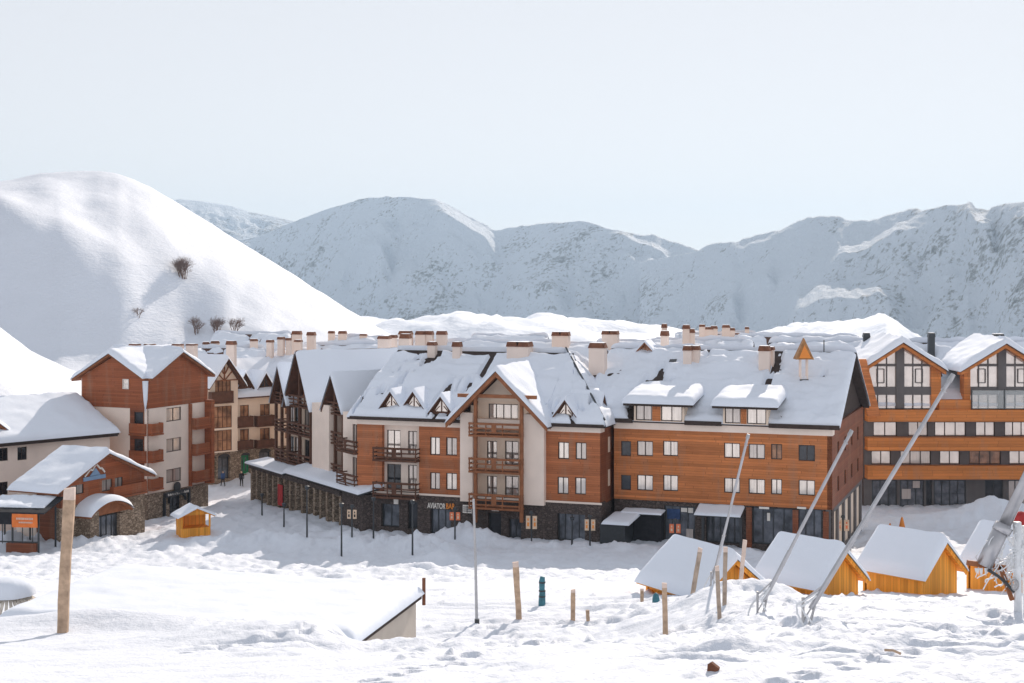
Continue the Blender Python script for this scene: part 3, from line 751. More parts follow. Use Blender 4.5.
# right flank
FMR = Fr(FM.x, FM.y, 20-90)
hR = [(2.2, 3.0, 4.2, 5.6), (4.6, 5.4, 4.2, 5.6), (2.2, 3.0, 7, 8.3), (4.6, 5.4, 7, 8.3)]
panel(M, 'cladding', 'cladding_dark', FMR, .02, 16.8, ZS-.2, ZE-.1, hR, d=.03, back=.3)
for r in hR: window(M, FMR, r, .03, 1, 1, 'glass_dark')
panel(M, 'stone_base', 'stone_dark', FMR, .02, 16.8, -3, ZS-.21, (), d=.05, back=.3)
# main roof: front slope and the hipped right end
sh = FM.s(566, -9); zf = ZE-.6*.55
A_, B_, C_, D_ = FM.pt(S(350), .75, zf), FM.pt(.6, .75, zf), FM.pt(sh, -9, ZR), FM.pt(S(350)-9, -9, ZR)
D_ = FM.pt(S(398, -9), -9, ZR)
def rp(s_, d): return FM.pt(s_, d, ZE-d*.565)
ge0, ge1 = S(463), S(541); OV = .35; A_ = rp(S(349), OV); B_ = rp(.5, OV)
PL = [A_, rp(ge0, OV), rp(ge0, -9), D_]; PM = [rp(ge0, -1.6), rp(ge1, -1.6), rp(ge1, -9), rp(ge0, -9)]; PR = [rp(ge1, OV), B_, C_, rp(ge1, -9)]
if sh < ge1: pass
mb = MB()
for P in (PL, PM, PR): roof_slab(mb, *P, .25)
H1, H2 = B_, FM.pt(.5, -18.35, ZE-OV*.565)
roof_slab(mb, H1, H2, C_+FM.n*-.01, C_, .25)
roof_slab(mb, H2, FM.pt(S(350)-4, -18.35, ZE-OV*.565), D_+FM.n*-.01, C_+FM.n*-.01, .25)
rM = mb.build('roof', 'eave_dark', M)
mb = MB(); snow_slab(mb, *PL, .42, (1, 0, 1, 1), (120, 50), seed=2, v1=.92, lump=.35, amp=.8, over=.05, bare=.26)
snow_slab(mb, *PM, .40, (0, 0, 0, 1), (30, 30), seed=2, v1=.92, lump=.35, amp=.6)
snow_slab(mb, *PR, .42, (0, 0, 1, 1), (70, 50), seed=2, v1=.92, lump=.35, amp=.9, over=.05, bare=.24)
snow_slab(mb, H1, H2, C_+FM.n*-.05, C_, .5, (0, 0, 1, 0), (70, 44), seed=5, amp=.7, lump=.5, bare=.2)
snow_slab(mb, H2, FM.pt(S(350)-4, -18.35, ZE-OV*.565), D_, C_, .4, (0, 0, 1, 0), (30, 8), seed=6)
mb.build('snow_cover', 'snow_roof', rM, smooth=True, recalc=False)
mb = MB(); mb.tube([C_+Vector((0, 0, .5)), H1+Vector((0, 0, .45))], .09, 6); mb.build('lightning_rod', 'metal_dark', rM)
slab(M, 'fascia', 'eave_dark', FM, S(352), ge0, .07, .5, ZE-.42, ZE-.16); slab(M, 'fascia', 'eave_dark', FM, ge1, .45, .07, .5, ZE-.42, ZE-.16)
for px, wd in ((392.5, 1.75), (415, 1.75), (442.5, 1.9), (566.5, 1.8)):
    gable_dormer(M, FM, S(px, -.5), wd, FM.z(px, 409 if px < 430 else (414 if px < 500 else 418), -.5)+.18, 1.2, -.35, 2.6, int(px))
gable_dormer(M, FMR, 3.0, 1.9, 10.4, 1.2, -.9, 2.6, 77, snow=.3)
for px, yt, yb, w_, Y in ((456, 342, 360, 8, 136), (517.5, 342, 360, 23, 133.6), (404.5, 334, 351, 10, 141), (431, 342, 355, 8, 139.5), (383, 336, 347, 12, 152), (392, 335, 346, 7, 156), (596.5, 343, 364, 16, 131)):
    if px > 590: continue
    if yb > 352: Y = on_roof(px, yb-1, FM, ZE, .565, .35).y
    chimney(rM, px, yt, yb, w_, Y)
# ---- left wing: three steep gables, a white stair tower and a stone arcade
WL = 25.0
slab(M, 'wall', 'plaster_cream', FL, -WL, -.05, -15, -4.4, -3, ZE-.2)
D0, DF = -2.9, -1.3
gb = ((285, 309, 350.5, 400), (323.5, 341, 375, 404), (272, 286, 366, 395))
for i, (p0, p1, ya, yb) in enumerate(gb):
    s0, s1 = FL.s(p0+1.5, DF), FL.s(p1-1.5, DF); pm = (p0+p1)/2
    ze, zr = FL.z(pm, yb, DF), FL.z(pm, ya, DF)
    hs = []; n = 2
    for zf_ in (3.55, 6.5):
        for k in range(n):
            c = lerp(s0, s1, (k+.5)/n); hs.append((c-.65, c+.65, zf_, zf_+2.1))
    panel(M, 'wall', 'plaster_cream', FL, s0, s1, 2.5, ze, hs, d=D0, back=1.6)
    for j, r in enumerate(hs): window(M, FL, r, D0, 2, 1, 'curtain_grey' if j % 3 else 'glass_dark')
    tri(M, 'gable_wall', 'cladding_brown', FL, s0-.3, s1+.3, ze-.3, zr-.35, D0-.1, .3)
    a_ = (s0+s1)/2
    window(M, FL, (a_-.6, a_+.6, ze-.1, ze+1.5), D0-.1, 2, 1, 'glass_dark', proud=True)
    for zf_ in (3.45, 6.4, 9.1): balcony(M, FL, s0-.2, s1+.2, zf_, zf_+1.0, D0+.01, DF-.15, 'dark_wood')
    for s_ in (s0-.1, a_, s1+.1): slab(M, 'post', 'dark_wood', FL, s_-.13, s_+.13, DF-.45, DF-.2, 2.6, ze+(.4 if s_ != a_ else (zr-ze)*.7))
    gable_roof(M, FL, s0-.3, s1+.3, -18, DF+.1, ze, zr, ov=.5, snow=.32, mat='dark_wood', seed=20+i*3, n=(30, 18), v1=.94 if i == 0 else 1)
mb = MB(); snow_slab(mb, FL.pt(-WL+1, -3.4, ZE-.15), FL.pt(.5, -3.4, ZE-.15), FL.pt(.5, -11, ZE+2.6), FL.pt(-WL+1, -11, ZE+2.6), .4, (0, 0, 1, 0), (50, 20), seed=37); mb.build('snow_cover', 'snow_roof', rM, smooth=True, recalc=False)
s0, s1 = FL.s(312, DF), FL.s(329, DF)
za_ = 2.55
slab(M, 'stair_tower', 'plaster_white', FL, s0, s1, -4.4, DF, za_+.55, FL.z(320, 404, DF))
hW = [(-2.5, -1.3, 3.5, 5.7), (-2.5, -1.3, 6.5, 8.6)]
panel(M, 'wall', 'plaster_white', FL, FL.s(343, -.9), .1, 2.6, ZE-.2, hW, d=-.9, back=3.6)
for r in hW: window(M, FL, r, -.9, 2, 1, 'curtain_grey')
balcony(M, FL, -3.6, .2, 6.35, 7.35, -.89, .2, 'dark_wood'); balcony(M, FL, -3.6, .2, 3.4, 4.4, -.89, .2, 'dark_wood')
# arcade
za = 2.55
slab(M, 'stone_base', 'stone_dark', FL, -WL-.5, .0, -12, -2.0, -3.5, za)
n = 15
for k in range(n+1):
    s_ = lerp(-WL, -3.2, k/n); slab(M, 'pier', 'stone_light', FL, s_-.22, s_+.22, -.5, 0, -3.5, za-.3)
slab(M, 'lintel', 'stone_dark', FL, -WL-.4, -3.0, -.6, .12, za-.298, za+.12)
slab(M, 'arcade_back', 'glass_dark', FL, -WL, -3, -1.95, -1.7, -3.5, za)
slab(M, 'corner_wall', 'stone_dark', FL, -3.0, 1.4, -4, -.1, -3.5, za+.3)
mb = MB(); q = lambda s, d, z: FL.pt(s, d, z)
roof_slab(mb, q(-WL-.4, 0.45, za+.2), q(-15.5, 0.45, za+.2), q(-15.5, -1.9, za+.55), q(-WL-.4, -1.9, za+.55), .12)
roof_slab(mb, q(-14.5, 0.5, za+.45), q(1.8, 0.5, za+.45), q(1.8, -1.9, za+.95), q(-14.5, -1.9, za+.95), .14)
ar = mb.build('arcade_roof', 'metal_dark', M)
mb = MB(); snow_slab(mb, q(-15.0, 0.5, za+.46), q(1.8, 0.5, za+.46), q(1.8, -1.9, za+.96), q(-15.0, -1.9, za+.96), .3, (1, 1, 1, 0), (40, 10), seed=31)
snow_slab(mb, q(-WL-.4, 0.45, za+.21), q(-15.6, 0.45, za+.21), q(-15.6, -1.9, za+.56), q(-WL-.4, -1.9, za+.56), .12, (1, 1, 1, 0), (30, 10), seed=32)
mb.build('snow_cover', 'snow_roof', ar, smooth=True, recalc=False)
slab(M, 'door', 'orange_cloth', FL, -25.6, -24.3, -1.2, -1.1, -2.4, 1.6)
slab(M, 'poster', 'red_cloth', FL, -17.4, -16.2, .14, .2, -.4, 1.6)

# ------------------------------------------------------------------ the long wooden hotel on the right
FB = Fr(25.26, 118.4, 20); S = FB.s
FBR = Fr(25.26, 118.4, 20-90)
B = thing('hotel', 'long orange-brown wooden hotel with two snow-topped shed dormers, directly behind the huts', 'hotel', FB.pt(-10, 0, -.5))
s0 = S(614); ZS, ZB, ZE, ZR = 3.15, 8.98, 9.7, 15.1
cy = cycle(11)
up = ((621, 441, 631, 456, 1, 'glass_dark'), (637, 441, 653, 456, 2, 'curtain_grey'), (663, 441, 678, 456, 2, 'curtain'), (724, 443, 740, 458, 2, 'curtain'), (748.5, 444, 765, 459, 2, 'curtain_grey'), (771, 444, 782, 459.5, 2, 'glass_red'), (798.5, 445, 815, 461, 2, 'glass_dark'))
lo = ((621, 475, 631, 490, 1, 'glass_dark'), (637, 475, 653, 490.5, 2, 'curtain'), (663, 475, 678, 491, 2, 'curtain'), (724, 478, 740, 493, 2, 'curtain'), (748.5, 479, 765, 494, 2, 'curtain'), (771, 479, 782, 494.5, 2, 'curtain'), (798.5, 480, 815, 495.5, 2, 'curtain'))
ws = up+lo; hs = [FB.rect(*r[:4]) for r in ws]
slab(B, 'wall', 'plaster_cream', FB, s0, -.3, -19.5, -1.21, -3, ZE-.1)
panel(B, 'cladding', 'cladding_orange', FB, s0, 0, ZS, ZB, hs)
for r, h in zip(ws, hs): window(B, FB, h, 0, r[4], 1, r[5])
slab(B, 'band', 'plaster_white', FB, s0, .04, -1.15, .05, ZB+.003, ZE)
hg = [FB.rect(*r, d=-.15) for r in ((664, 506, 695, 541), (752, 508, 794, 545), (797, 509, 822, 546), (706, 508, 741, 543))]
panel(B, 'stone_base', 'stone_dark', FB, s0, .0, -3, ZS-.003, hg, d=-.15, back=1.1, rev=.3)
for r, c in zip(hg, (4, 4, 3, 5)): window(B, FB, r, -.15, c, 1, 'glass_shop', 'metal_dark', rev=.3, fw=.1, name='shop_window')
for px in (749, 795.5, 826):
    slab(B, 'pillar', 'cladding_dark', FB, S(px)-.22, S(px)+.22, -.14, .1, -3, ZS-.15)
for px0, px1 in ((759, 769), (797, 806)):
    a = FB.rect(px0, 507, px1, 509, d=.2); slab(B, 'sign_panel', 'sign_white', FB, a[0], a[1], .12, .2, a[2], a[3])
for px0, py0, px1, py1, mt in ((681, 508, 687, 512, 'sign_white'), (688, 508, 693, 513, 'sign_white'), (686, 529, 693, 539, 'curtain_grey'), (767, 513, 770, 521, 'sign_white'), (667, 509, 680, 519, 'blue_cloth')):
    a = FB.rect(px0, py0, px1, py1, d=-.3); slab(B, 'poster', mt, FB, a[0], a[1], -.36, -.33, a[2], a[3])
# flank: boards above, glass and pillars below
hF = [(3.0+4.2*k, 4.0+4.2*k, z, z+1.2) for k in range(5) for z in (4.2, 7.0)]
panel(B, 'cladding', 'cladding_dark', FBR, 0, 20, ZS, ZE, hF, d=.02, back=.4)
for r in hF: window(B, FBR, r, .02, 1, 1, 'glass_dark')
hF = [(1.0+3.8*k, 4.1+3.8*k, -1, 2.7) for k in range(5)]
panel(B, 'stone_base', 'grey_panel', FBR, 0, 20, -3, ZS-.003, hF, d=-.1, back=.4, rev=.3)
for r in hF: window(B, FBR, r, -.1, 2, 1, 'glass_shop', 'metal_dark', rev=.3, name='shop_window')
mb = MB(); p = [FBR.pt(.3, -.2, ZE), FBR.pt(19.7, -.2, ZE), FBR.pt(10, -.2, ZR-.4)]; mb.prism(p, FBR.n*-.3); mb.build('gable_wall', 'eave_dark', B)
mb = MB()
for k in range(6): mb.box(FBR, 1.5+k*.9, 1.95+k*.9, -.19, -.1, ZE, ZE+.5+k*.5)
mb.build('gable_boards', 'plaster_white', B)
rB = ridge_roof(B, FB, s0-2.5, 0, -20, 0, ZE+.12, ZR, ov=.12, ovs=.55, snow=.45, mat='eave_dark', seed=40, n=(180, 60), v1=.965, amp=.6, bare=.27)
for p0, p1 in ((616, 633), (685.5, 722), (769.5, 840)):
    slab(B, 'gutter', 'eave_dark', FB, S(p0), S(p1), .06, .4, ZE-.2, ZE+.14)
for pa, pb, o0, o1 in ((634, 684, 652, 661), (723, 768, 740.5, 747)):
    a, b = S(pa, .36), S(pb, .36); z0, z1 = ZE+.002, ZE+1.45; d_ = .36
    zz = lambda x: FB.s(x, .36)
    hs = [(a+.15, zz(o0), z0+.06, z1-.12), (zz(o1), b-.15, z0+.06, z1-.12)]
    dm = panel(B, 'dormer', 'plaster_cream', FB, a, b, z0, z1, hs, d=d_, back=5, rev=.12)
    for h in hs: window(dm, FB, h, d_, 2, 1, 'curtain' if h[0] > a+1 else 'curtain_grey', 'frame_dark', rev=.12)
    slab(dm, 'cladding', 'cladding_orange', FB, zz(o0)+.03, zz(o1)-.03, d_+.01, d_+.05, z0+.05, z1-.1)
    mb = MB(); q = [FB.pt(a-.8, .85, z1+.02), FB.pt(b+.8, .85, z1+.02), FB.pt(b+.8, -5, z1+.92), FB.pt(a-.8, -5, z1+.92)]
    roof_slab(mb, *q, .2); mb.build('dormer_roof', 'eave_dark', dm)
    mb = MB(); snow_slab(mb, *q, .62, (1, 1, 1, 1), (40, 18), seed=int(pa), amp=.2); mb.build('snow_cover', 'snow_roof', dm, smooth=True, recalc=False)
    mb = MB()
    for sg, x in ((-1, a-.1), (1, b+.1)):
        mb.prism([FB.pt(x, .3, z0-.1), FB.pt(x+sg*1.1, .3, z0-.1), FB.pt(x+sg*.9, -.2, z0+.6), FB.pt(x, -1.8, z1-.1)], FB.u*(sg*.25))
    mb.build('dormer_cheek', 'eave_dark', dm)
# bare tile patch, skylights, chimneys on its roof
slB = (ZR-ZE)/10
tn = (FB.n*slB+Vector((0, 0, 1))).normalized()
def patch(px0, py, px1, h, mat='eave_dark', name='bare_tiles'):
    a = on_roof(px0, py, FB, ZE, slB, .40); b = on_roof(px1, py, FB, ZE, slB, .40); upv = (-FB.n+Vector((0, 0, slB))).normalized()*h
    mb = MB(); r = random.Random(int(px0)); n = 9
    lo_ = [a.lerp(b, k/n)+upv*(r.uniform(-.15, .2)) for k in range(n+1)]; hi = [a.lerp(b, k/n)+upv*(1+r.uniform(-.3, .2)) for k in range(n, -1, -1)]
    if name == 'skylight': lo_, hi = [a, b], [b+upv, a+upv]
    mb.prism(lo_+hi, tn*.05); return mb.build(name, mat, rB)
patch(593, 377, 606, .8); patch(606, 379, 631, 1.2); patch(604, 386, 610, 1.0, 'glass_dark', 'skylight'); patch(618, 386, 625, 1.0, 'glass_dark', 'skylight'); patch(668, 364.5, 675, .8, 'glass_dark', 'skylight')
for px, yt, yb, w_, Y in ((596.5, 343, 364, 16.5, 130.5), (687, 346, 363, 8, 129.5), (695, 346, 361, 8, 129.8), (764, 346, 365, 11, 127), (770, 347, 358, 7, 127.8), (664, 331, 350, 7, 136)):
    ch = chimney(rB, px, yt, yb, w_, Y)
t = W(803.5, 382, 124.5); mb = MB()
for sx in (-.28, .28):
    for sy in (-.25, .25): mb.bar(t+Vector((sx, sy, -.8)), t+Vector((sx, sy, 1.9)), .11)
mb.bar(t+Vector((0, 0, -.8)), t+Vector((0, 0, .25)), .7, m=1)
mb.build('turret_post', ['plaster_pink', 'metal_dark'], rB)
mb = MB(); b = t+Vector((0, 0, 1.9))
mb.add([b+Vector(v) for v in ((-.75, -.7, 0), (.75, -.7, 0), (.75, .7, 0), (-.75, .7, 0), (0, -.25, 1.75), (0, .25, 1.75))], [(0, 1, 4), (1, 2, 5, 4), (2, 3, 5), (3, 0, 4, 5), (3, 2, 1, 0)])
mb.add([b+Vector(v) for v in ((-.5, -.74, .12), (.5, -.74, .12), (0, -.42, 1.2))], [(0, 1, 2)], 1)
mb.build('turret', ['copper', 'letter_orange'], rB)
mb = MB(); p = W(824, 357, 128); mb.tube([p-Vector((0, 0, .6)), p+Vector((0, 0, 1.45))], .05, 5); mb.build('mast', 'metal_dark', rB)
gable_dormer(B, FB, S(645.5, -9), 1.9, FB.z(645, 355, -9), 1.0, -9, 2.0, 91, timber='timber', pane='glass_red', snow=.15)
# glazed porch roof and the dark lean-to
mb = MB(); q = [FB.pt(S(700), 1.6, 2.45), FB.pt(S(743), 1.6, 2.45), FB.pt(S(743), -.1, 2.95), FB.pt(S(700), -.1, 2.95)]; roof_slab(mb, *q, .12)
po = mb.build('porch_roof', 'metal_dark', B); mb = MB(); snow_slab(mb, *q, .14, (1, 1, 1, 0), (30, 8), seed=51); mb.build('snow_cover', 'snow_roof', po, smooth=True, recalc=False)
for px in (703, 741): slab(B, 'porch_post', 'metal_dark', FB, S(px, 1.4)-.1, S(px, 1.4)+.1, 1.3, 1.5, -2, 2.4)
K = thing('lean_to', 'dark boarded lean-to with two snowy flat roofs against the long wooden hotel', 'shed', FB.pt(S(630), 2, -1))
slab(K, 'wall', 'metal_dark', FB, S(600, 3.4), S(625, 3.4), -.1, 3.4, -1.5, 1.55); slab(K, 'wall', 'black_cloth', FB, S(625, 3.4)+.02, S(664), -.1, 1.0, -1.5, 2.05)
mb = MB(); qa = [FB.pt(S(603, 3.7), 3.7, 1.62), FB.pt(S(628, 3.7), 3.7, 1.62), FB.pt(S(631, 3.7), .9, 2.1), FB.pt(S(606, 3.7), .9, 2.1)]; qb = [FB.pt(S(626), 1.3, 2.2), FB.pt(S(664), 1.3, 2.2), FB.pt(S(664), -.1, 2.35), FB.pt(S(626), -.1, 2.35)]
roof_slab(mb, *qa, .06); roof_slab(mb, *qb, .1); r_ = mb.build('roof', 'metal_dark', K)
mb = MB(); snow_slab(mb, *qa, .2, (1, 1, 1, 1), (20, 10), seed=61); snow_slab(mb, *qb, .12, (1, 1, 1, 1), (20, 8), seed=62); mb.build('snow_cover', 'snow_roof', r_, smooth=True, recalc=False)

# ------------------------------------------------------------------ the glazed hotel at the right edge
FZ = Fr((866-CX)/F*155, 155, 0); S = FZ.s
Z = thing('hotel', 'timber hotel with glazed gables and continuous wooden balconies at the right edge', 'hotel', FZ.pt(10, 0, -2))
zz = lambda y, d=0: FZ.z(900, y, d)
sE = S(1130)
slab(Z, 'wall', 'grey_panel', FZ, 0, sE, -20, -1.6, -4, zz(398))
rows_ = [((421.5, 436.5), ((873, 897, 2, 'glass_sky'), (908, 928, 2, 'curtain_grey'), (934.5, 966, 3, 'glass_sky'), (975.5, 995, 2, 'glass_sky'), (1004.5, 1030, 3, 'glass_sky'), (1040, 1060, 2, 'glass_sky'), (1070, 1100, 3, 'glass_sky'))),
         ((450.5, 464.5), ((871, 891, 2, 'glass_sky'), (900, 931, 3, 'curtain_grey'), (939.5, 960, 2, 'glass_sky'), (969, 1001, 3, 'glass_red'), (1009, 1030, 2, 'glass_sky'), (1040, 1068, 3, 'glass_sky'), (1078, 1100, 2, 'glass_sky')))]
for (y0, y1), ws in rows_:
    hs = [FZ.rect(a, y0, b, y1, d=-.6) for a, b, _, _ in ws]
    panel(Z, 'wall', 'grey_panel', FZ, 0, sE, zz(y1+2, -.6), zz(y0-2, -.6), hs, d=-.6, back=1)
    for h, w_ in zip(hs, ws): window(Z, FZ, h, -.6, w_[2], 1, w_[3], 'frame_dark', fw=.1)
for y0, y1 in ((409.5, 421), (437, 450), (465.5, 478.5)):
    slab(Z, 'balcony_band', 'balcony_band', FZ, 0, sE, -.6, .75, zz(y1), zz(y0))
slab(Z, 'balcony_band', 'balcony_band', FZ, S(938), S(971), -.5, .5, zz(409.5)+.005, zz(399.5))
hs = [FZ.rect(a, 480, b, 507, d=-.9) for a, b in ((872, 897), (900, 924), (926, 932), (934, 966), (985, 1003), (1008, 1030), (1040, 1090))]
panel(Z, 'stone_base', 'grey_panel', FZ, 0, sE, -4, zz(478.7, -.9), hs, d=-.9, back=.7)
for h, c, p in zip(hs, (3, 3, 1, 4, 2, 3, 4), ('glass_shop', 'glass_shop', 'glass_dark', 'glass_shop', 'glass_dark', 'curtain_grey', 'glass_shop')): window(Z, FZ, h, -.9, c, 1 if c < 4 else 2, p, 'metal_dark', fw=.1, name='shop_window')
for px0, px1, py0, py1 in ((913, 920, 481, 488), (902, 911, 489, 499)):
    a = FZ.rect(px0, py0, px1, py1, d=-.9); slab(Z, 'poster', 'curtain_grey', FZ, a[0], a[1], -1.0, -.96, a[2], a[3])
def glazed_gable(pc, p0, p1, yap, yea, seed, deck):
    s0, s1, sm = S(p0), S(p1), S(pc); ze, zr = zz(yea), zz(yap); zb = zz(408.5); hw = (s1-s0)/2
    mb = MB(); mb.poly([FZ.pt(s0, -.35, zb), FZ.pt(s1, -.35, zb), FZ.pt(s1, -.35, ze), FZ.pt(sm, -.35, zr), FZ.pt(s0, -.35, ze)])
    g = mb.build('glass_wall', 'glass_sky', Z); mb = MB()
    pw = .42
    mb.box(FZ, sm-pw, sm+pw, -.34, -.05, zb, zr-.3)
    mb.box(FZ, s0, s1, -.34, -.12, zz(395), zz(387)); mb.box(FZ, s0, s1, -.34, -.15, zz(366.5), zz(364))
    n = 3
    for sg in (-1, 1):
        for k in range(1, 4):
            x = sm+sg*(pw+(hw-pw)*k/3); top = ze+(zr-ze)*(1-k/3) if k < 3 else ze
            mb.box(FZ, x-.045, x+.045, -.34, -.2, zb, top-.05)
        x0, x1 = sorted((sm+sg*(pw+(hw-pw)*.42), sm+sg*(pw+(hw-pw)*.7)))
        for a, b in ((x0, x0+.06), (x1-.06, x1)): mb.box(FZ, a, b, -.34, -.18, zz(383), zz(369))
        mb.box(FZ, x0+.06, x1-.06, -.34, -.181, zz(383.4), zz(382.6)); mb.box(FZ, x0+.06, x1-.06, -.34, -.181, zz(369.6), zz(368.8))
    mb.build('mullion', 'grey_panel', g)
    mb = MB()
    mb.box(FZ, s1-.02, s1+1.0, -1.5, -.02, zb, ze+.4)
    mb.box(FZ, s0-.6, s0+.05, -1.5, -.02, zb, ze+.2)
    for sg in (-1, 1):
        x = sm+sg*(hw+1.2); zl = zr-(zr-ze)*(hw+1.2)/hw
        mb.prism([FZ.pt(sm, 1.1, zr+.32), FZ.pt(x, 1.1, zl+.32), FZ.pt(x, 1.1, zl-.05), FZ.pt(sm, 1.1, zr-.05)], FZ.n*-1.5)
    mb.build('gable_frame', 'balcony_band', Z)
    gable_roof(Z, FZ, s0, s1, -10, 1.25, ze+.42, zr+.42, ov=1.3, th=.1, snow=.62, mat='dark_wood', seed=seed, n=(30, 20))
    if deck:
        mb = MB(); mb.box(FZ, s0, s1+3, .55, .6, zz(408), zz(390)); mb.build('glass_railing', 'glass_railing', Z)
        mb = MB()
        for x in (s0, (s0+s1)/2, s1): mb.box(FZ, x-.05, x+.05, .5, .65, zz(409), zz(389))
        mb.build('railing_post', 'metal_dark', Z)
m__, nt__, b__ = nodes('glass_railing'); b__.inputs['Base Color'].default_value = (.8, .85, .85, 1); b__.inputs['Roughness'].default_value = .05; b__.inputs['Transmission Weight'].default_value = .0; b__.inputs['Alpha'].default_value = .25
glazed_gable(900.5, 869, 931.5, 346, 366, 70, False)
glazed_gable(1002.5, 970, 1035, 347, 367, 73, True)
mb = MB(); a = W(857, 362, 153.5); b = W(875, 413, 153.5)
mb.prism([a+Vector((-.1, 0, .3)), a+Vector((.95, 0, .3)), b+Vector((.6, 0, -.35)), b+Vector((-.7, 0, -.35))], (0, .5, 0)); mb.build('brace', 'cladding_orange', Z)
rZ = ridge_roof(Z, FZ, S(790), sE, -21, -1, zz(402), 14.2, ov=.6, ovs=.2, snow=.5, mat='eave_dark', seed=80, n=(120, 40), v1=.97, amp=.6, bare=.16)
slab(Z, 'wall', 'cladding_dark', FZ, S(790)+.3, -.1, -20.5, -2, -4, zz(402)-.2)
for px, yt, yb, w_, Y, mt in ((867, 333, 351, 6, 164, 'metal_dark'), (932, 333, 350, 6, 163, 'metal_dark')):
    chimney(rZ, px, yt, yb, w_, Y, 0, mat=mt, cap='metal_dark', pots=0)
chimney(rZ, 999, 334, 346, 11, 160, 0, mat='brown_cap', cap='metal_dark', pots=0)


# ------------------------------------------------------------------ the lodge on the left
LF = Fr(-35.04, 144, 25); RF = Fr(-35.04, 144, -65); LW, RW = 8.3, 9.6
L = thing('lodge', 'tall lodge with two brown gables meeting over a sunlit white corner', 'lodge', LF.pt(-4, -4, -2.5))
zB, zE, zR, zT = 8.84, 11.75, 14.1, .6
slab(L, 'wall', 'plaster_white', LF, -LW, -.3, -RW, -.31, -3.5, zE-.1)
# left face
pl0, pl1 = LF.s(129.5), 0
panel(L, 'cladding', 'cladding_lodge', LF, -LW+.35, 0, zB, zE, (), d=.0, back=.3)
tri(L, 'gable_wall', 'cladding_lodge', LF, -LW+.35, -.0, zE+.002, zR-.25, 0, .25)
panel(L, 'wall', 'plaster_white', LF, -LW, pl0, zT, zB-.003, (), d=-.05, back=.25)
hs = [(pl0+.5, -.5, z, z+1.9) for z in (1.3, 4.0, 6.6)]
panel(L, 'cladding', 'cladding_dark', LF, pl0, -.02, zT, zB-.003, hs, d=-.06, back=.25)
for r in hs: window(L, LF, r, -.06, 1, 1, 'glass_dark')
for z in (1.1, 3.8, 6.4): balcony(L, LF, pl0+.1, -.05, z, z+1.0, -.04, .28, 'cladding_lodge', True)
a = LF.rect(123, 379, 129, 389); window(L, LF, a, 0, 1, 2, 'curtain', 'frame_white', proud=True)
# right face
q0, q1 = RF.s(159), RF.s(188.5)
panel(L, 'cladding', 'cladding_lodge', RF, 0, RW, zB, zE, (), d=.01, back=.3)
tri(L, 'gable_wall', 'cladding_lodge', RF, .0, RW, zE+.002, zR-.25, .01, .25)
hs = [RF.rect(166.5, y, 181.5, y+13.5) for y in (407.5, 438, 468.5)]
panel(L, 'wall', 'plaster_white', RF, .02, RW, zT, zB-.003, hs, d=-.02, back=.3)
for r in hs: window(L, RF, r, -.02, 2, 1, 'curtain_grey')
for z in (1.1, 3.8, 6.4):
    balcony(L, RF, .1, q0, z, z+1.0, -.01, .6, 'cladding_lodge', True)
    balcony(L, RF, q1+.2, RW-.3, z, z+1.0, -.01, .8, 'cladding_lodge', True)
slab(L, 'post', 'cladding_lodge', RF, RW-.5, RW, -.01, .85, zT, zB+.2); slab(L, 'post', 'cladding_lodge', RF, q1, q1+.22, -.01, .3, zT, zB)
panel(L, 'stone_base', 'stone_light', LF, -LW, .06, -3.5, zT-.003, (), d=.05, back=.4)
ha = [RF.rect(169, 496, 181, 524)]
panel(L, 'stone_base', 'stone_light', RF, .0, RW, -3.5, zT-.003, ha, d=.07, back=.4, rev=.35)
window(L, RF, ha[0], .07, 2, 2, 'glass_dark', 'metal_dark', rev=.35, name='entrance_door')
mb = MB(); c = (ha[0][0]+ha[0][1])/2; zt = ha[0][3]; w_ = (ha[0][1]-ha[0][0])/2+.35   # arched sign over the entrance
arc = [(c+w_*math.cos(t), zt-.55+w_*.62*math.sin(t)) for t in np.linspace(math.pi, 0, 13)]
for (s0, z0), (s1, z1) in zip(arc, arc[1:]): mb.prism([RF.pt(s0, .42, z0), RF.pt(s1, .42, z1), RF.pt(s1, .42, z1+.3), RF.pt(s0, .42, z0+.3)], RF.n*-.3)
for s_ in (c-w_*1.5, c+w_*1.5): mb.box(RF, s_-.1, s_+.1, .1, .35, zt-2.0, zt+.1)
mb.box(RF, c-w_*1.5, c+w_*1.5, .08, .4, zt+.1, zt+.55)
sg = mb.build('entrance_sign', 'metal_dark', L)
mb = MB(); r_ = random.Random(2)
x = c-w_*1.25
while x < c+w_*1.2:
    k = r_.uniform(.1, .22); mb.box(RF, x, x+k*.6, .401, .42, zt+.22, zt+.22+r_.uniform(.12, .22)); x += k
mb.build('lettering', 'sign_white', sg)
mb = MB(); mb.tube([RF.pt(c, .2, zt+.95), RF.pt(c, .34, zt+.95)], .48, 16); mb.build('emblem', 'metal_dark', sg)
gable_roof(L, LF, -LW, 0, -RW, .55, zE, zR, ov=.5, ovr=-.02, th=.2, snow=.48, mat='timber', seed=110, n=(30, 20))
gable_roof(L, RF, 0, RW, -LW, .55, zE, zR, ov=.5, ovl=-.02, th=.2, snow=.48, mat='timber', seed=114, n=(30, 20))
rL = [o for o in C.objects if o.parent == L and o.name.startswith('roof')][0]
mb = MB(); p = LF.pt(.0, .25, zB-.3)
mb.tube([p+Vector((0, 0, 3.0)), p+Vector((.02, 0, 1.2)), p], [.3, .2, .02], 7); mb.build('icicle', 'snow_roof', rL, smooth=True)
for px, Y in ((133, 153), (148, 153), (176, 152), (190, 152)): chimney(rL, px, 344, 349.5, 10, Y, 25)
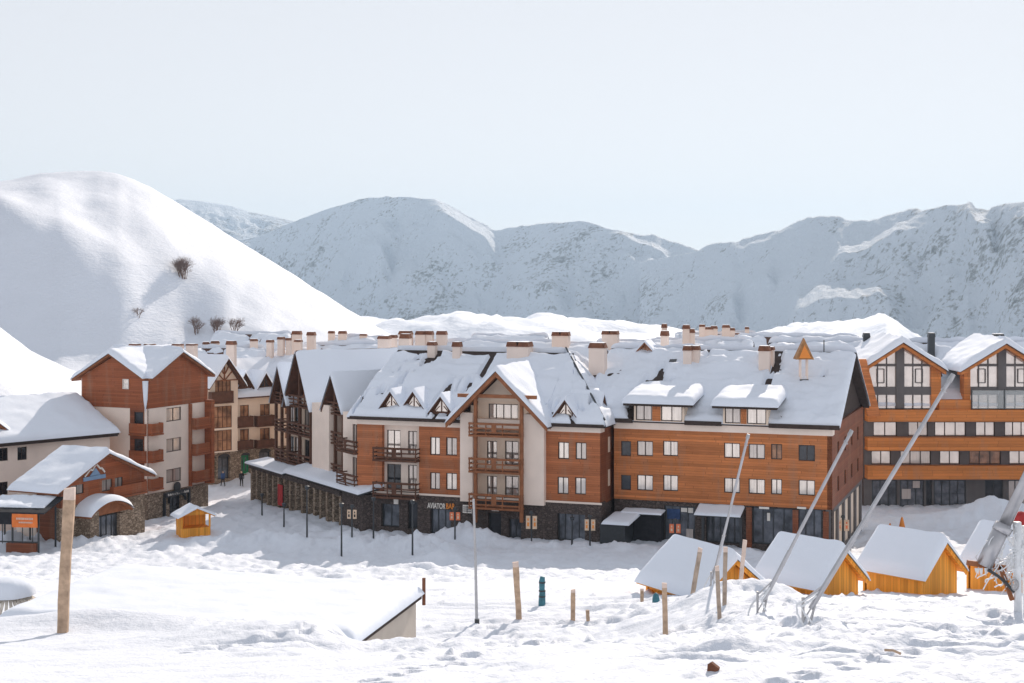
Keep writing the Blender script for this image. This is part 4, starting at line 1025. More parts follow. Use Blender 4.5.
# ---- low wing whose roof slides down to the left
K1, K2 = Vector((-44.6, 135.2, 0)), Vector((-37.6, 143, 0)); ud = (K2-K1).normalized(); aw = -math.degrees(math.atan2(ud.y, ud.x))
LWg = Fr(K2.x, K2.y, aw); ww = 16
z0w, z1w = 6.75, 9.7
hs = [LWg.rect(*r, d=-.7) for r in ((17.5, 447, 27, 460), (19, 481, 31, 495), (-2, 448, 8, 461), (-2, 482, 8, 495))]
V = thing('lodge', 'low white lodge wing under a broad snowy roof, left of the tall lodge', 'lodge', LWg.pt(-6, -4, -2.5))
panel(V, 'wall', 'plaster_white', LWg, -ww, -.4, -3.5, z0w-.1, hs, d=-.7, back=.4)
for r in hs: window(V, LWg, r, -.7, 2, 1, 'glass_dark')
slab(V, 'wall', 'plaster_white', LWg, -ww, -.5, -13, -1.12, -3.5, z0w-.15)
mb = MB(); mb.prism([LWg.pt(-.45, -.7, z0w-.1), LWg.pt(-.45, -13, z0w-.1), LWg.pt(-.45, -7, z1w-.3)], LWg.u*-.3); mb.build('gable_wall', 'plaster_white', V)
slab(V, 'fascia', 'eave_dark', LWg, -ww, 0, -.05, .06, z0w-.4, z0w-.12)
ridge_roof(V, LWg, -ww, 0, -14, 0, z0w, z1w, ov=.1, ovs=.1, snow=.5, mat='eave_dark', seed=120, n=(50, 24))
# ---- small gabled front house with the mountain emblem
GF = Fr(-37.7, 124.2, -65); GW = 11.5; ge, gr = 3.95, 6.35
G = thing('lodge', 'small brown gabled lodge with a mountain emblem and a stone base', 'lodge', GF.pt(6, -2, -2.5))
slab(G, 'wall', 'cladding_lodge', GF, .35, GW-.3, -4.6, -.3, -3, ge-.1)
hs = [GF.rect(*r) for r in ((70.5, 481, 84, 494.5), (102, 478, 112.5, 491), (115, 477, 123, 489))]
zs = GF.z(95, 501)
panel(G, 'cladding', 'cladding_lodge', GF, .3, GW-.3, zs, ge+.05, hs, d=0, back=.3)
for r in hs: window(G, GF, r, 0, 2, 1, 'curtain_grey')
slab(G, 'post', 'cladding_dark', GF, .25, .6, .02, .25, zs, ge); slab(G, 'wall', 'plaster_cream', GF, .61, GF.s(68), .01, .05, zs+.2, ge-.2)
balcony(G, GF, 6.6, GW-.4, zs+.05, zs+.95, .02, .5, 'cladding_lodge', True)
tri(G, 'gable_wall', 'cladding_lodge', GF, .3, GW-.3, ge+.052, gr-.15, 0, .25)
panel(G, 'stone_base', 'stone_light', GF, .25, GW-.25, -3.5, zs-.003, (), d=.06, back=.4)
GS = Fr(-37.7, 124.2, 25)
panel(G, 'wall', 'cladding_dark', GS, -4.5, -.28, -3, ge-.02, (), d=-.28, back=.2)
slab(G, 'wall', 'plaster_white', GS, -4.5, -2.4, -.279, -.2, -1.5, ge-.3)
a = (-4.0, -2.9, 1.5, 3.0); window(G, GS, a, -.2, 2, 1, 'curtain_grey', proud=True)
gable_roof(G, GF, 0, GW, -4.7, .6, ge, gr, ov=.55, th=.16, snow=.42, mat='timber', seed=130, n=(36, 18))
mb = MB()                                            # emblem: two peaks in outline with a bar under them
e0, e1 = GF.s(84), GF.s(104); ez = GF.z(94, 479); W_ = e1-e0
pk = [(0, 0), (.28, .55), (.38, .42), (.56, .95), (.78, .45), (.84, .52), (1, .1)]
for (x0, y0), (x1, y1) in zip(pk, pk[1:]): mb.bar(GF.pt(e0+x0*W_, .08, ez+.35+y0*1.0), GF.pt(e0+x1*W_, .08, ez+.35+y1*1.0), .1, .12)
em = mb.build('emblem', 'sign_white', G); mb = MB(); mb.box(GF, e0-.15, e1+.1, .03, .1, ez-.05, ez+.28)
mb.prism([GF.pt(e0+.25*W_, .04, ez+.3), GF.pt(e0+.8*W_, .04, ez+.3), GF.pt(e0+.56*W_, .04, ez+.95)], GF.n*.02); mb.build('name_board', 'logo_blue', em)
# porch
p0, p1 = GF.s(99, 1.3), GF.s(120, 1.3)
slab(G, 'porch_wall', 'stone_light', GF, p0-1.1, p0,   .08, 1.3, -3.5, GF.z(90, 513, 1.3)); slab(G, 'porch_wall', 'stone_light', GF, p1, p1+.7,   .08, 1.3, -3.5, GF.z(125, 512, 1.3))
zt = GF.z(110, 515, 1.3)
window(G, GF, (p0+.02, p1-.02, -3, zt), 1.1, 4, 1, 'glass_shop', 'metal_dark', rev=.2, fw=.09, name='glass_door')
mb = MB(); pm = (p0+p1)/2; n = 12; P = [(lerp(p0-1.6, p1+1.1, k/n), GF.z(105, 513, 1.3)+1.0*math.sin(math.pi*k/n)**.8) for k in range(n+1)]
for (s0, z0), (s1, z1) in zip(P, P[1:]): mb.prism([GF.pt(s0, 1.8, z0), GF.pt(s1, 1.8, z1), GF.pt(s1, 1.8, z1-.14), GF.pt(s0, 1.8, z0-.14)], GF.n*-1.8)
mb.prism([GF.pt(s, 1.2, z-.15) for s, z in P], GF.n*-.2)
pr = mb.build('porch_roof', 'timber', G)
mb = MB()
rows = []
for j in range(9):
    d = lerp(1.95, 0, j/8); kd = math.sqrt(max(0, 1-(1-min(1, j/3))**2)); r0 = []
    for k in range(n*2+1):
        u = k/(n*2); z = GF.z(105, 513, 1.3)+1.0*math.sin(math.pi*u)**.8 if 0 < u < 1 else GF.z(105, 513, 1.3)
        ku = math.sqrt(max(0, 1-(1-min(1, min(u, 1-u)/.1))**2)); r0.append(GF.pt(lerp(p0-1.7, p1+1.2, u), d, z+.02+.5*ku*kd))
    rows.append(r0)
mb.grid(rows); mb.grid([[p-Vector((0, 0, max(0, p.z-(GF.z(105, 513, 1.3)+.02+1.0*math.sin(math.pi*k/(n*2))**.8 if 0 < k < 2*n else p.z)))) for k, p in enumerate(rows[0])], rows[0]])
mb.build('snow_cover', 'snow_roof', pr, smooth=True, recalc=False)
# ---- the sliver of a brown house at the picture's left edge
EF = Fr((-44-CX)/F*132, 132, 30)
H = thing('chalet', 'brown house corner cut off by the left edge', 'house', EF.pt(-3, -2, -2))
slab(H, 'wall', 'cladding_brown', EF, -8, 0, -6, 0, -3, EF.z(2, 446)); 
ridge_roof(H, EF, -8, 0, -6, 0, EF.z(2, 446), EF.z(2, 446)+2.0, ov=.5, ovs=.9, th=.25, snow=.45, mat='timber', seed=140, n=(20, 14))
window(H, EF, (-2.4, -1.0, 1.5, 3.0), 0, 2, 1, 'glass_dark', proud=True)

# ------------------------------------------------------------------ houses behind the square
BF = Fr((204-CX)/F*170, 170, -44); S = BF.s
K = thing('chalet', 'cream chalet with a half-timbered bay and dark solid balconies, back of the square', 'chalet', BF.pt(6, -4, -2.2))
sb = S(235); sE = S(306)
zE_ = BF.z(255, 393); zs = BF.z(250, 449)
ws = ((240, 405, 249, 417), (260, 404, 270, 415.5), (240, 429, 249, 441), (260, 428, 270, 440), (285, 402, 292, 414), (285, 427, 292, 438))
hs = [BF.rect(*r) for r in ws]
slab(K, 'wall', 'plaster_cream', BF, 0, sE, -10, -1.25, -4, zE_)
panel(K, 'wall', 'plaster_cream', BF, sb, sE, zs, zE_, hs)
for r in hs: window(K, BF, r, 0, 2, 1, 'glass_red')
for r in ((238.5, 416.5, 254, 427), (258, 415.5, 275, 426), (238.5, 440.5, 254, 449), (258, 439.5, 275, 447.5)):
    a = BF.rect(*r, d=.8); balcony(K, BF, a[0], a[1], a[2]+.1, a[3], .01, .8, 'dark_wood', True)
ha = [BF.rect(*r, d=.05) for r in ((209, 458, 216, 479), (218, 457, 230, 479), (241, 455, 250, 474), (259, 452, 271, 470))]
panel(K, 'stone_base', 'stone_light', BF, 0, sE, -4, zs-.003, ha, d=.05, back=1.3, rev=.4)
for r, p, f in zip(ha, ('green_glass', 'glass_shop', 'glass_shop', 'glass_dark'), ('green_paint', 'metal_dark', 'green_paint', 'metal_dark')):
    window(K, BF, r, .05, 2, 1, 'glass_shop', f, rev=.4, fw=.3 if f == 'green_paint' else .1, name='arched_door')
    mb = MB(); c = (r[0]+r[1])/2; w_ = (r[1]-r[0])/2
    arc = [(c+w_*math.cos(t), r[3]-.02+w_*.5*math.sin(t)) for t in np.linspace(0, math.pi, 9)]
    mb.prism([BF.pt(s, .07, z) for s, z in arc], BF.n*-.05); mb.build('arch_light', 'glass_dark', K)
hb = [BF.rect(214, 406, 232, 428, d=.6), BF.rect(214, 430, 232, 451, d=.6), BF.rect(215, 380, 231, 392, d=.6)]
panel(K, 'bay_wall', 'plaster_cream', BF, .4, sb, zs, BF.z(219, 380, .6), hb, d=.6, back=1.6)
for r in hb: window(K, BF, r, .6, 4, 2, 'glass_red', 'dark_wood')
a = BF.rect(212, 391.5, 234, 403.5, d=1.4); balcony(K, BF, a[0], a[1], a[2]+.15, a[3], .61, 1.4, 'dark_wood', True)
z0 = BF.z(219, 381, .6); z1 = BF.z(219, 358.5, .6)
tri(K, 'gable_wall', 'plaster_cream', BF, .4, sb, z0, z1-.2, .6, .3)
mb = MB(); sm = (.4+sb)/2
for sg in (-1, 1):
    mb.bar(BF.pt(sm, .68, z0), BF.pt(sm+sg*1.1, .68, z0+1.1), .14, .1); mb.bar(BF.pt(sm+sg*.1, .68, z0+.8), BF.pt(sm+sg*.6, .68, z0+1.7), .14, .1)
mb.bar(BF.pt(sm, .69, z0), BF.pt(sm, .69, z1-.3), .16, .1); mb.bar(BF.pt(.4, .7, z0+.05), BF.pt(sb, .7, z0+.05), .16, .1)
mb.build('timber_frame', 'timber', K)
gable_roof(K, BF, .3, sb+.1, -8, 1.5, z0, z1, ov=.5, th=.22, snow=.35, mat='dark_wood', seed=150)
rK = ridge_roof(K, BF, 2, sE, -10, 0, zE_, zE_+3.4, ov=.45, snow=.4, mat='dark_wood', seed=155, n=(40, 18))
for px in (245, 265.5): gable_dormer(K, BF, S(px), 2.0, BF.z(px, 387), 1.5, -.2, 3, int(px), pane='glass_dark')
chimney(rK, 230, 341, 359, 9, 177)

def chalet(label, px0, px1, Y, a, ye, yr, depth, chims=(), wall='plaster_cream', seed=0, roofm='dark_wood', snow=.5, wins=0, v1=1):
    fr = Fr((px1-CX)/F*Y, Y, a); s0 = fr.s(px0); zr = CZ-(yr-HY)/F*(Y+depth/2*math.cos(R(a))); ze = zr-depth/2*.5
    t = thing('chalet', label, 'chalet', fr.pt(s0/2, -depth/2, -2.5))
    slab(t, 'wall', wall, fr, s0+.3, -.3, -depth+.3, -.3, -4, ze)
    for sx, dd in ((s0+.3, .25), (-.3, -.25)):
        mb = MB(); mb.prism([fr.pt(sx, -.3, ze), fr.pt(sx, -depth+.3, ze), fr.pt(sx, -depth/2, zr-.35)], fr.u*dd); mb.build('gable_wall', 'cladding_dark', t)
    r_ = ridge_roof(t, fr, s0, 0, -depth, 0, ze, zr, ov=.5, ovs=.4, snow=snow, mat=roofm, seed=seed, n=(max(30, int(-s0*3)), 30), amp=.6, v1=.95, bare=.22)
    for k in range(wins):
        s_ = lerp(s0, 0, (k+.7)/(wins+.4)); window(t, fr, (s_-.6, s_+.6, ze-2.0, ze-.6), -.3, 2, 1, 'curtain_grey', proud=True)
    for c in chims:
        px, yt, yb, w_ = c[:4]; chimney(r_, px, yt, yb, w_, (c[4] if len(c) > 4 else Y+depth*.42), a, cap='brown_cap')
    return t
chalet('snow-roofed chalet with three low chimneys behind the half-timbered one', 176, 262, 192, -10, 366, 348, 12, ((215, 341, 350, 9), (254, 339, 347, 8), (206, 342, 350, 7)), seed=201)
chalet('white-roofed house between the cream chalet and the steep brown gables', 232, 300, 178, 20, 376, 353, 10, ((269, 340, 349, 6), (280, 337, 346, 6), (288, 338, 347, 5)), seed=205)
chalet('dark-ended chalet under the bare bushes, at the foot of the round hill', 206, 279, 225, 5, 350, 334.5, 12, (), seed=209)
chalet('long chalet with a bare brown ridge above the left wing gables', 292, 372, 166, 12, 366, 346, 10, ((296, 331, 344, 9), (310.5, 332, 345, 8), (297.5, 340, 347, 7, 168)), seed=213)
chalet('snowy chalet with two brown-capped chimneys under the hill foot', 322, 372, 205, 8, 352, 338, 12, ((331, 331, 340, 6), (342, 331, 341, 8), (363, 334, 340, 7)), seed=217)
chalet('chalet with a row of wide twin chimneys behind the middle hotel', 372, 452, 176, 15, 364, 343.5, 12, ((404.5, 331, 344, 13), (420, 331, 345, 10), (428, 331, 345, 9), (441, 331, 346, 10)), seed=221)
chalet('long snowy house behind the tall timbered gable', 455, 592, 168, 14, 366, 345, 11, ((560, 332, 348, 17),), seed=225)
chalet('chalet with streaked snowy roof behind the big square chimney', 590, 652, 172, 16, 362, 343.5, 11, ((609.5, 331, 344, 16),), seed=229)
chalet('low chalet with a tall double chimney above the right hotel', 650, 745, 168, 14, 362, 342, 11, ((664, 324, 345, 5), (686, 325, 341, 7), (690.5, 329, 346, 8)), seed=233)
chalet('farthest chalet crowded with small chimneys', 676, 752, 215, 10, 346, 334.5, 12, ((702, 324.5, 333, 6), (709, 327, 336, 8), (714, 326, 336, 7), (726, 325, 335, 8), (732, 328, 337, 6), (737, 333, 339, 8), (747, 327, 335, 4)), seed=237)
chalet('broad snowy roof between the brown turret and the farthest chimneys', 744, 862, 186, 6, 352, 337.5, 14, (), seed=241)
chalet('chalet roof peeking over the ridge left of the wide chimney', 468, 540, 214, 8, 350, 337, 12, (), seed=245)

# ------------------------------------------------------------------ small things on the square
# market kiosk
kb = at(196, 536); kz = kb.z-.1; KF = Fr(kb.x, kb.y, -28); ks_ = 1/F*kb.y
k = thing('kiosk', 'small open wooden kiosk with a snowy roof beside the tall lodge', 'kiosk', (kb.x, kb.y, kz))
kw = 2.5; 
mb = MB(); mb.box(KF, -kw/2, kw/2, -1.6, 0, kz, kz+.75); mb.build('counter', 'hut_side_wood', k)
for s_ in (-kw/2+.06, kw/2-.06):
    for d_ in (-1.54, -.06): slab(k, 'post', 'hut_wood', KF, s_-.07, s_+.07, d_-.06, d_+.06, kz+.752, kz+1.85)
slab(k, 'back_wall', 'hut_wood', KF, -kw/2+.14, kw/2-.14, -1.6, -1.5, kz+.753, kz+1.84); slab(k, 'side_wall', 'hut_wood', KF, -kw/2, -kw/2+.05, -1.47, -.13, kz+.753, kz+1.84)
tri(k, 'gable', 'hut_side_wood', KF, -kw/2, kw/2, kz+1.85, kz+2.35, .02, .08)
gable_roof(k, KF, -kw/2, kw/2, -1.9, .3, kz+1.85, kz+2.42, ov=.3, th=.07, snow=.14, mat='hut_side_wood', seed=301, n=(16, 12), amp=.6)
# terrace shelter with its banner
tb = at(22, 553); TF = Fr(tb.x, tb.y, 8); tz = tb.z-.3
t = thing('terrace_shelter', 'dark terrace shelter with thin posts and a snow-dusted canopy at the left edge', 'shelter', (tb.x, tb.y, tz))
slab(t, 'planter', 'cladding_dark', TF, TF.s(6), TF.s(36), -.4, 0, tz, tz+1.05)
sA, sBx = TF.s(-14), TF.s(38); zt = TF.z(20, 512)
for s_ in (sA, (sA+sBx)/2, sBx):
    for d_ in (-3.2, -.1): slab(t, 'post', 'metal_dark', TF, s_-.06, s_+.06, d_-.06, d_+.06, tz, zt-.05)
for s_ in np.linspace(sA+.5, sBx-.5, 5): slab(t, 'post', 'metal_dark', TF, s_-.03, s_+.03, -.12, -.06, tz+1, zt-.8)
slab(t, 'rail', 'metal_dark', TF, sA, sBx, -.14, -.05, tz+1.1, tz+1.2)
mb = MB(); q = [TF.pt(sA-.3, .2, zt), TF.pt(sBx+.6, .2, zt), TF.pt(sBx+.6, -3.6, zt+.75), TF.pt(sA-.3, -3.6, zt+.75)]; roof_slab(mb, *q, .12); cn = mb.build('canopy', 'black_cloth', t)
slab(t, 'valance', 'black_cloth', TF, sA-.3, TF.s(13), .05, .12, zt-1.0, zt-.1)
mb = MB(); snow_slab(mb, q[0].lerp(q[3], .3), q[1].lerp(q[2], .3)-TF.u*.6, q[2]-TF.u*.8, q[3], .09, (1, 1, 1, 1), (40, 16), seed=305, amp=1.6, lump=.9); mb.build('snow_cover', 'snow_roof', cn, smooth=True, recalc=False)
bn = thing('banner', 'orange banner with pale lettering hung on the dark terrace shelter', 'banner', TF.pt(TF.s(25), .2, zt-1))
a = TF.rect(12, 514, 37.5, 527.5, d=.2); n = 16; mb = MB(); rows = [[TF.pt(lerp(a[0], a[1], i/n), .2+.04*math.sin(i*1.1+j), lerp(a[2], a[3], j/3)) for i in range(n+1)] for j in range(4)]
mb.grid(rows); o = mb.build('cloth', 'orange_cloth', bn, smooth=True)
mb = MB(); r_ = random.Random(9)
for row in range(2):
    x = lerp(a[0], a[1], .18+.1*row)
    while x < lerp(a[0], a[1], .82):
        k_ = r_.uniform(.06, .16); z = lerp(a[2], a[3], .58-.26*row); mb.box(TF, x, x+k_*.7, .262, .27, z, z+.16-.04*row); x += k_
mb.build('lettering', 'stake_top', bn)
# street lamps
def lamp(px, yb, yt, label):
    b = at(px, yb); h = (yb-yt)/F*b.y
    t = thing('street_lamp', label, 'street lamp', b, 'thin dark lamp posts along the snowed-in square')
    mb = MB(); mb.tube([b-Vector((0, 0, .6)), b+Vector((0, 0, 1.0)), b+Vector((0, 0, h-.3))], [.085, .07, .045], 8); mb.build('pole', 'metal_dark', t)
    mb = MB(); tp = b+Vector((0, 0, h)); mb.tube([tp-Vector((0, 0, .35)), tp-Vector((0, 0, .28)), tp-Vector((0, 0, .05)), tp], [.05, .15, .2, .08], 8); mb.build('lamp_head', 'metal_dark', t)
for a in ((262, 516, 494, 'short dark lamp post nearest the far arcade end'), (284, 527, 503, 'dark lamp post second from the far arcade end'), (307, 537, 486, 'tall dark lamp post before the snow-roofed arcade canopy'),
          (341.5, 556, 503, 'tall dark lamp post closest to the shadow edge, below the corner'), (373.5, 538, 497, 'dark lamp post left of the glass entrance and small white sign'), (412.5, 555, 500, 'tall dark lamp post before the double balconies'), (572, 544, 517, 'short dark lamp post in front of the wide dark shop window')): lamp(*a)
# posts with double banners
def banner_post(px, yb, y0, y1, w_, m0, m1, label, mark=None):
    b = at(px, yb); f = 1/F*b.y; fr = Fr(b.x, b.y, 8); z0 = b.z+(yb-y1)*f; z1 = b.z+(yb-y0)*f; hw = w_/2*f
    t = thing('banner_post', label, 'banner post', b, 'banner posts in front of the hotels')
    mb = MB(); mb.tube([b-Vector((0, 0, .5)), b+Vector((0, 0, z1-b.z+.2))], .07, 8); mb.tube([b+Vector((0, 0, z1-b.z+.18)), b+Vector((0, 0, z1-b.z+.4))], [.2, .12], 8); mb.build('pole', 'metal_dark', t)
    for sg, m in ((-1, m0), (1, m1)):
        s0, s1 = sorted((sg*.09, sg*hw)); mb = MB(); mb.box(fr, s0, s1, .02, .07, z0, z1); o = mb.build('banner_panel', m, t)
        mb = MB(); sc = (s0+s1)/2; k = (s1-s0)*.22; c2 = 'letter_orange' if m == 'sign_cream' else 'sign_cream'
        mb.box(fr, sc-k, sc+k, .071, .078, lerp(z0, z1, .2), lerp(z0, z1, .5)); mb.box(fr, sc-k*.7, sc+k*.7, .071, .078, lerp(z0, z1, .62), lerp(z0, z1, .82)); mb.build('mark', c2 if not mark else mark, o)
    return t
banner_post(455, 541, 514, 522, 10.5, 'sign_orange', 'sign_orange', 'post with two orange banner panels by the bar front'); banner_post(531.5, 541, 516, 529, 11, 'sign_cream', 'sign_cream', 'post with two cream banner panels right of the double doors')
banner_post(590, 547, 520, 531, 10.5, 'sign_cream', 'sign_cream', 'post with cream banner panels at the stone corner of the middle hotel'); banner_post(675, 548, 524, 533, 11, 'sign_orange', 'sign_orange', 'post with two orange panels before the glass shop front')
banner_post(843, 550, 520, 531, 12, 'sign_cream', 'sign_cream', 'post with cream panels and an orange figure at the flank of the right hotel', 'sign_orange'); banner_post(352, 535, 510, 519, 9.5, 'sign_cream', 'sign_cream', 'post with a pale board and a dark mark at the stone arcade corner', 'black_cloth')
# traffic cones standing behind the huts
def cone(px, yb, yt, label):
    b = at(px, yb); h = (yb-yt)/F*b.y; t = thing('traffic_cone', label, 'cone', b, 'orange cones behind the huts')
    mb = MB(); mb.tube([b+Vector((0, 0, .06)), b+Vector((0, 0, h*.9)), b+Vector((0, 0, h))], [h*.26, h*.07, h*.03], 12); mb.build('cone_body', 'letter_orange', t, smooth=True)
    mb = MB(); fr = Fr(b.x, b.y, 10); mb.box(fr, -h*.32, h*.32, -h*.32, h*.32, b.z-.1, b.z+.05); mb.build('foot', 'orange_cloth', t)
cone(890, 535, 523, 'shorter, stubby orange cone behind the third hut'); cone(902, 535, 517, 'taller pointed orange cone behind the third hut')
# two people walking by the arches
def person(px, yb, yt, label, coat, step, turn):
    b = at(px, yb); h = 1.75
    P = {'pelvis': (0, 0, .92), 'chest': (0, 0, 1.3), 'neck': (0, 0, 1.5), 'head': (.02, 0, 1.62), 'crown': (.03, 0, 1.73)}
    V = [P['pelvis'], (0, 0, 1.12), P['chest'], P['neck'], P['head'], P['crown']]; E = [(0, 1), (1, 2), (2, 3), (3, 4), (4, 5)]; Rr = [.16, .15, .18, .07, .105, .07]
    for sg in (-1, 1):
        i = len(V); V += [(0, sg*.1, .86), (.10*step*sg+.03, sg*.1, .48), (.24*step*sg, sg*.1, .08), (.24*step*sg+.16, sg*.11, .04)]; E += [(0, i), (i, i+1), (i+1, i+2), (i+2, i+3)]; Rr += [.105, .075, .055, .045]
        i = len(V); V += [(0, sg*.2, 1.4), (-.05*step*sg, sg*.26, 1.12), (.08-.1*step*sg, sg*.25, .88), (.12-.12*step*sg, sg*.25, .80)]; E += [(2, i), (i, i+1), (i+1, i+2), (i+2, i+3)]; Rr += [.075, .06, .045, .035]
    me = bpy.data.meshes.new('person'); me.from_pydata(V, E, []); o = bpy.data.objects.new('person', me); C.objects.link(o)
    md = o.modifiers.new('skin', 'SKIN'); o.modifiers.new('sub', 'SUBSURF').levels = 1
    if not me.skin_vertices: me.attributes
    for i, sv in enumerate(me.skin_vertices[0].data): sv.radius = (Rr[i], Rr[i]); sv.use_root = (i == 0)
    dg = bpy.context.evaluated_depsgraph_get(); m2 = bpy.data.meshes.new_from_object(o.evaluated_get(dg)); o.modifiers.clear(); o.data = m2
    for k in (coat, 'black_cloth', 'skin'): m2.materials.append(MAT[k])
    for p in m2.polygons:
        z = p.center.z; p.material_index = 1 if z < .88 or z > 1.69 else (2 if z > 1.5 else 0); p.use_smooth = True
    o.location = b; o.rotation_euler = (0, 0, turn); tag(o, label, 'person')
person(223, 487, 477, 'person in a dark jacket walking left of the other walker', 'blue_cloth', 1, 2.4); person(241.5, 487, 473, 'person in black striding towards the arcade', 'black_cloth', .8, -1.2)
# bare bushes and a mast on the hill
def on_hill(px, py):
    Y = 225
    while Y < 560:
        if CZ-(py-HY)/F*Y <= hill_z(px, Y): break
        Y += .5
    return Vector(((px-CX)/F*Y, Y, hill_z(px, Y)))
def bush(px, py, wpx, hpx, label, seed, stems=9):
    b = on_hill(px, py); f = b.y/F; r = random.Random(seed); wd, ht = wpx*f/2, hpx*f
    mb = MB()
    def grow(p, d, ln, rad, lev):
        q = p+d*ln; mid = p.lerp(q, .5)+Vector((r.uniform(-1, 1), r.uniform(-1, 1), r.uniform(-.5, .5)))*ln*.07
        mb.tube([p, mid, q], [rad, rad*.8, rad*.55], 4)
        if lev:
            for k in range(r.choice((3, 4))):
                nd = (d+Vector((r.uniform(-1, 1), r.uniform(-1, 1), r.uniform(-.5, .7)))*.75).normalized(); grow(p.lerp(q, r.uniform(.45, 1)), nd, ln*r.uniform(.5, .78), rad*.55, lev-1)
    for k in range(stems):
        t = r.uniform(0, 6.28); u_ = r.uniform(0, .75)*wd/ht; d = Vector((math.cos(t)*u_, math.sin(t)*u_, 1)).normalized(); o = b+Vector((math.cos(t), math.sin(t), 0))*wd*.25*r.random()-Vector((0, 0, .3))
        grow(o, d, ht*.40, .10, 4)
    o = mb.build('bush', 'bark', None, loc=b); return tag(o, label, 'bush')
bush(183, 279, 34, 26, 'round bare bush alone in the hollow of the hill', 5, 20); bush(195.5, 335, 20, 22, 'narrow leafless bush left of the wider pair', 6, 8); bush(217, 333, 26, 20, 'leafless bush in the middle of the three above the roofs', 8, 13); bush(235, 333, 26, 20, 'rightmost leafless bush on the foot of the hill', 9, 9)
bush(139, 318, 16, 16, 'faint thin shrub on the shaded flank of the hill', 11, 3)
p = on_hill(108, 170.5); mb = MB(); mb.tube([p-Vector((0, 0, 1)), p+Vector((0, 0, 4.2))], .12, 6)
for z in (1.6, 3.2): mb.bar(p+Vector((-.5, 0, z)), p+Vector((.5, 0, z)), .1)
tag(mb.build('mast', 'metal_dark', None, loc=p), 'tiny mast on the top of the round white hill', 'mast')

# ------------------------------------------------------------------ foreground: huts
hut = thing('market_hut', 'first', 'hut', (0, 0, 0), 'snow-covered orange wooden market huts')
HW, HL, HE, HR = 1.15, 2.5, .62, 1.62                # half width, length, eave and ridge height over the snow line
XF = Fr(0, 0, 0)
mb = MB(); mb.prism([XF.pt(-HW, 0, -1.2), XF.pt(HW, 0, -1.2), XF.pt(HW, 0, HE), XF.pt(0, 0, HR), XF.pt(-HW, 0, HE)], (0, .08, 0)); mb.prism([XF.pt(-HW, -HL, -1.2), XF.pt(HW, -HL, -1.2), XF.pt(HW, -HL, HE), XF.pt(0, -HL, HR), XF.pt(-HW, -HL, HE)], (0, .08, 0))
mb.build('gable_wall', 'hut_side_wood', hut)
for sx in (-HW, HW-.08): slab(hut, 'side_wall', 'hut_wood', XF, sx+.003, sx+.077, -HL+.09, -.003, -1.2, HE)
r_ = None
mb = MB(); slp = (HR-HE)/HW; ov = .24; e = HW+ov; L_ = [XF.pt(-e, -HL-.25, HE-slp*ov), XF.pt(-e, .3, HE-slp*ov), XF.pt(0, .3, HR), XF.pt(0, -HL-.25, HR)]; Q_ = [XF.pt(e, .3, HE-slp*ov), XF.pt(e, -HL-.25, HE-slp*ov), XF.pt(0, -HL-.25, HR), XF.pt(0, .3, HR)]
L_ = [p+Vector((0, 0, .1)) for p in L_]; Q_ = [p+Vector((0, 0, .1)) for p in Q_]; roof_slab(mb, *L_, .07); roof_slab(mb, *Q_, .07); r_ = mb.build('roof', 'hut_side_wood', hut)
mb = MB(); snow_slab(mb, *L_, .30, (1, 1, 1, 0), (36, 24), seed=401, amp=.12, over=.05, r=.3); snow_slab(mb, *Q_, .30, (1, 1, 1, 0), (36, 24), seed=403, amp=.12, over=.05, r=.3)
mb.build('snow_cover', 'snow_roof', r_, smooth=True, recalc=False)
mb = MB()
for sg in (-1, 1): mb.prism([XF.pt(0, .22, HR+.09), XF.pt(sg*e, .22, HE-slp*ov+.09), XF.pt(sg*e, .22, HE-slp*ov-.06), XF.pt(0, .22, HR-.06)], (0, -.05, 0))
mb.build('barge_board', 'hut_side_wood', hut)
HUTS = ((730, 561, 50.0, 30, 'orange wooden hut farthest left, its eave post showing beside a dark lump'), (838.5, 553, 53.0, 41, 'second orange hut from the left, crossed by two sloping poles'), (939.5, 544.5, 55.5, 41, 'third orange hut, in front of the orange cones'), (1042, 539, 58, 41, 'orange hut half hidden by the icy snow lance at the right edge'))
for i, (px, py, Y, az, lb) in enumerate(HUTS):
    p = W(px, py, Y)-Vector((0, 0, HR)); o = hut if i == 0 else dup(hut, p)
    o.location = p; o.rotation_euler = (0, 0, R(az)); o['label'] = lb; o.scale = (1.08, 1.2, 1) if i == 0 else (1, 1, 1)
    if i == 0:
        ps = Vector(p)+Matrix.Rotation(R(az), 3, 'Z')@Vector((-HW-.2, HL*.93, 0)); ROOT[o.name] = Vector((0, 0, 0))
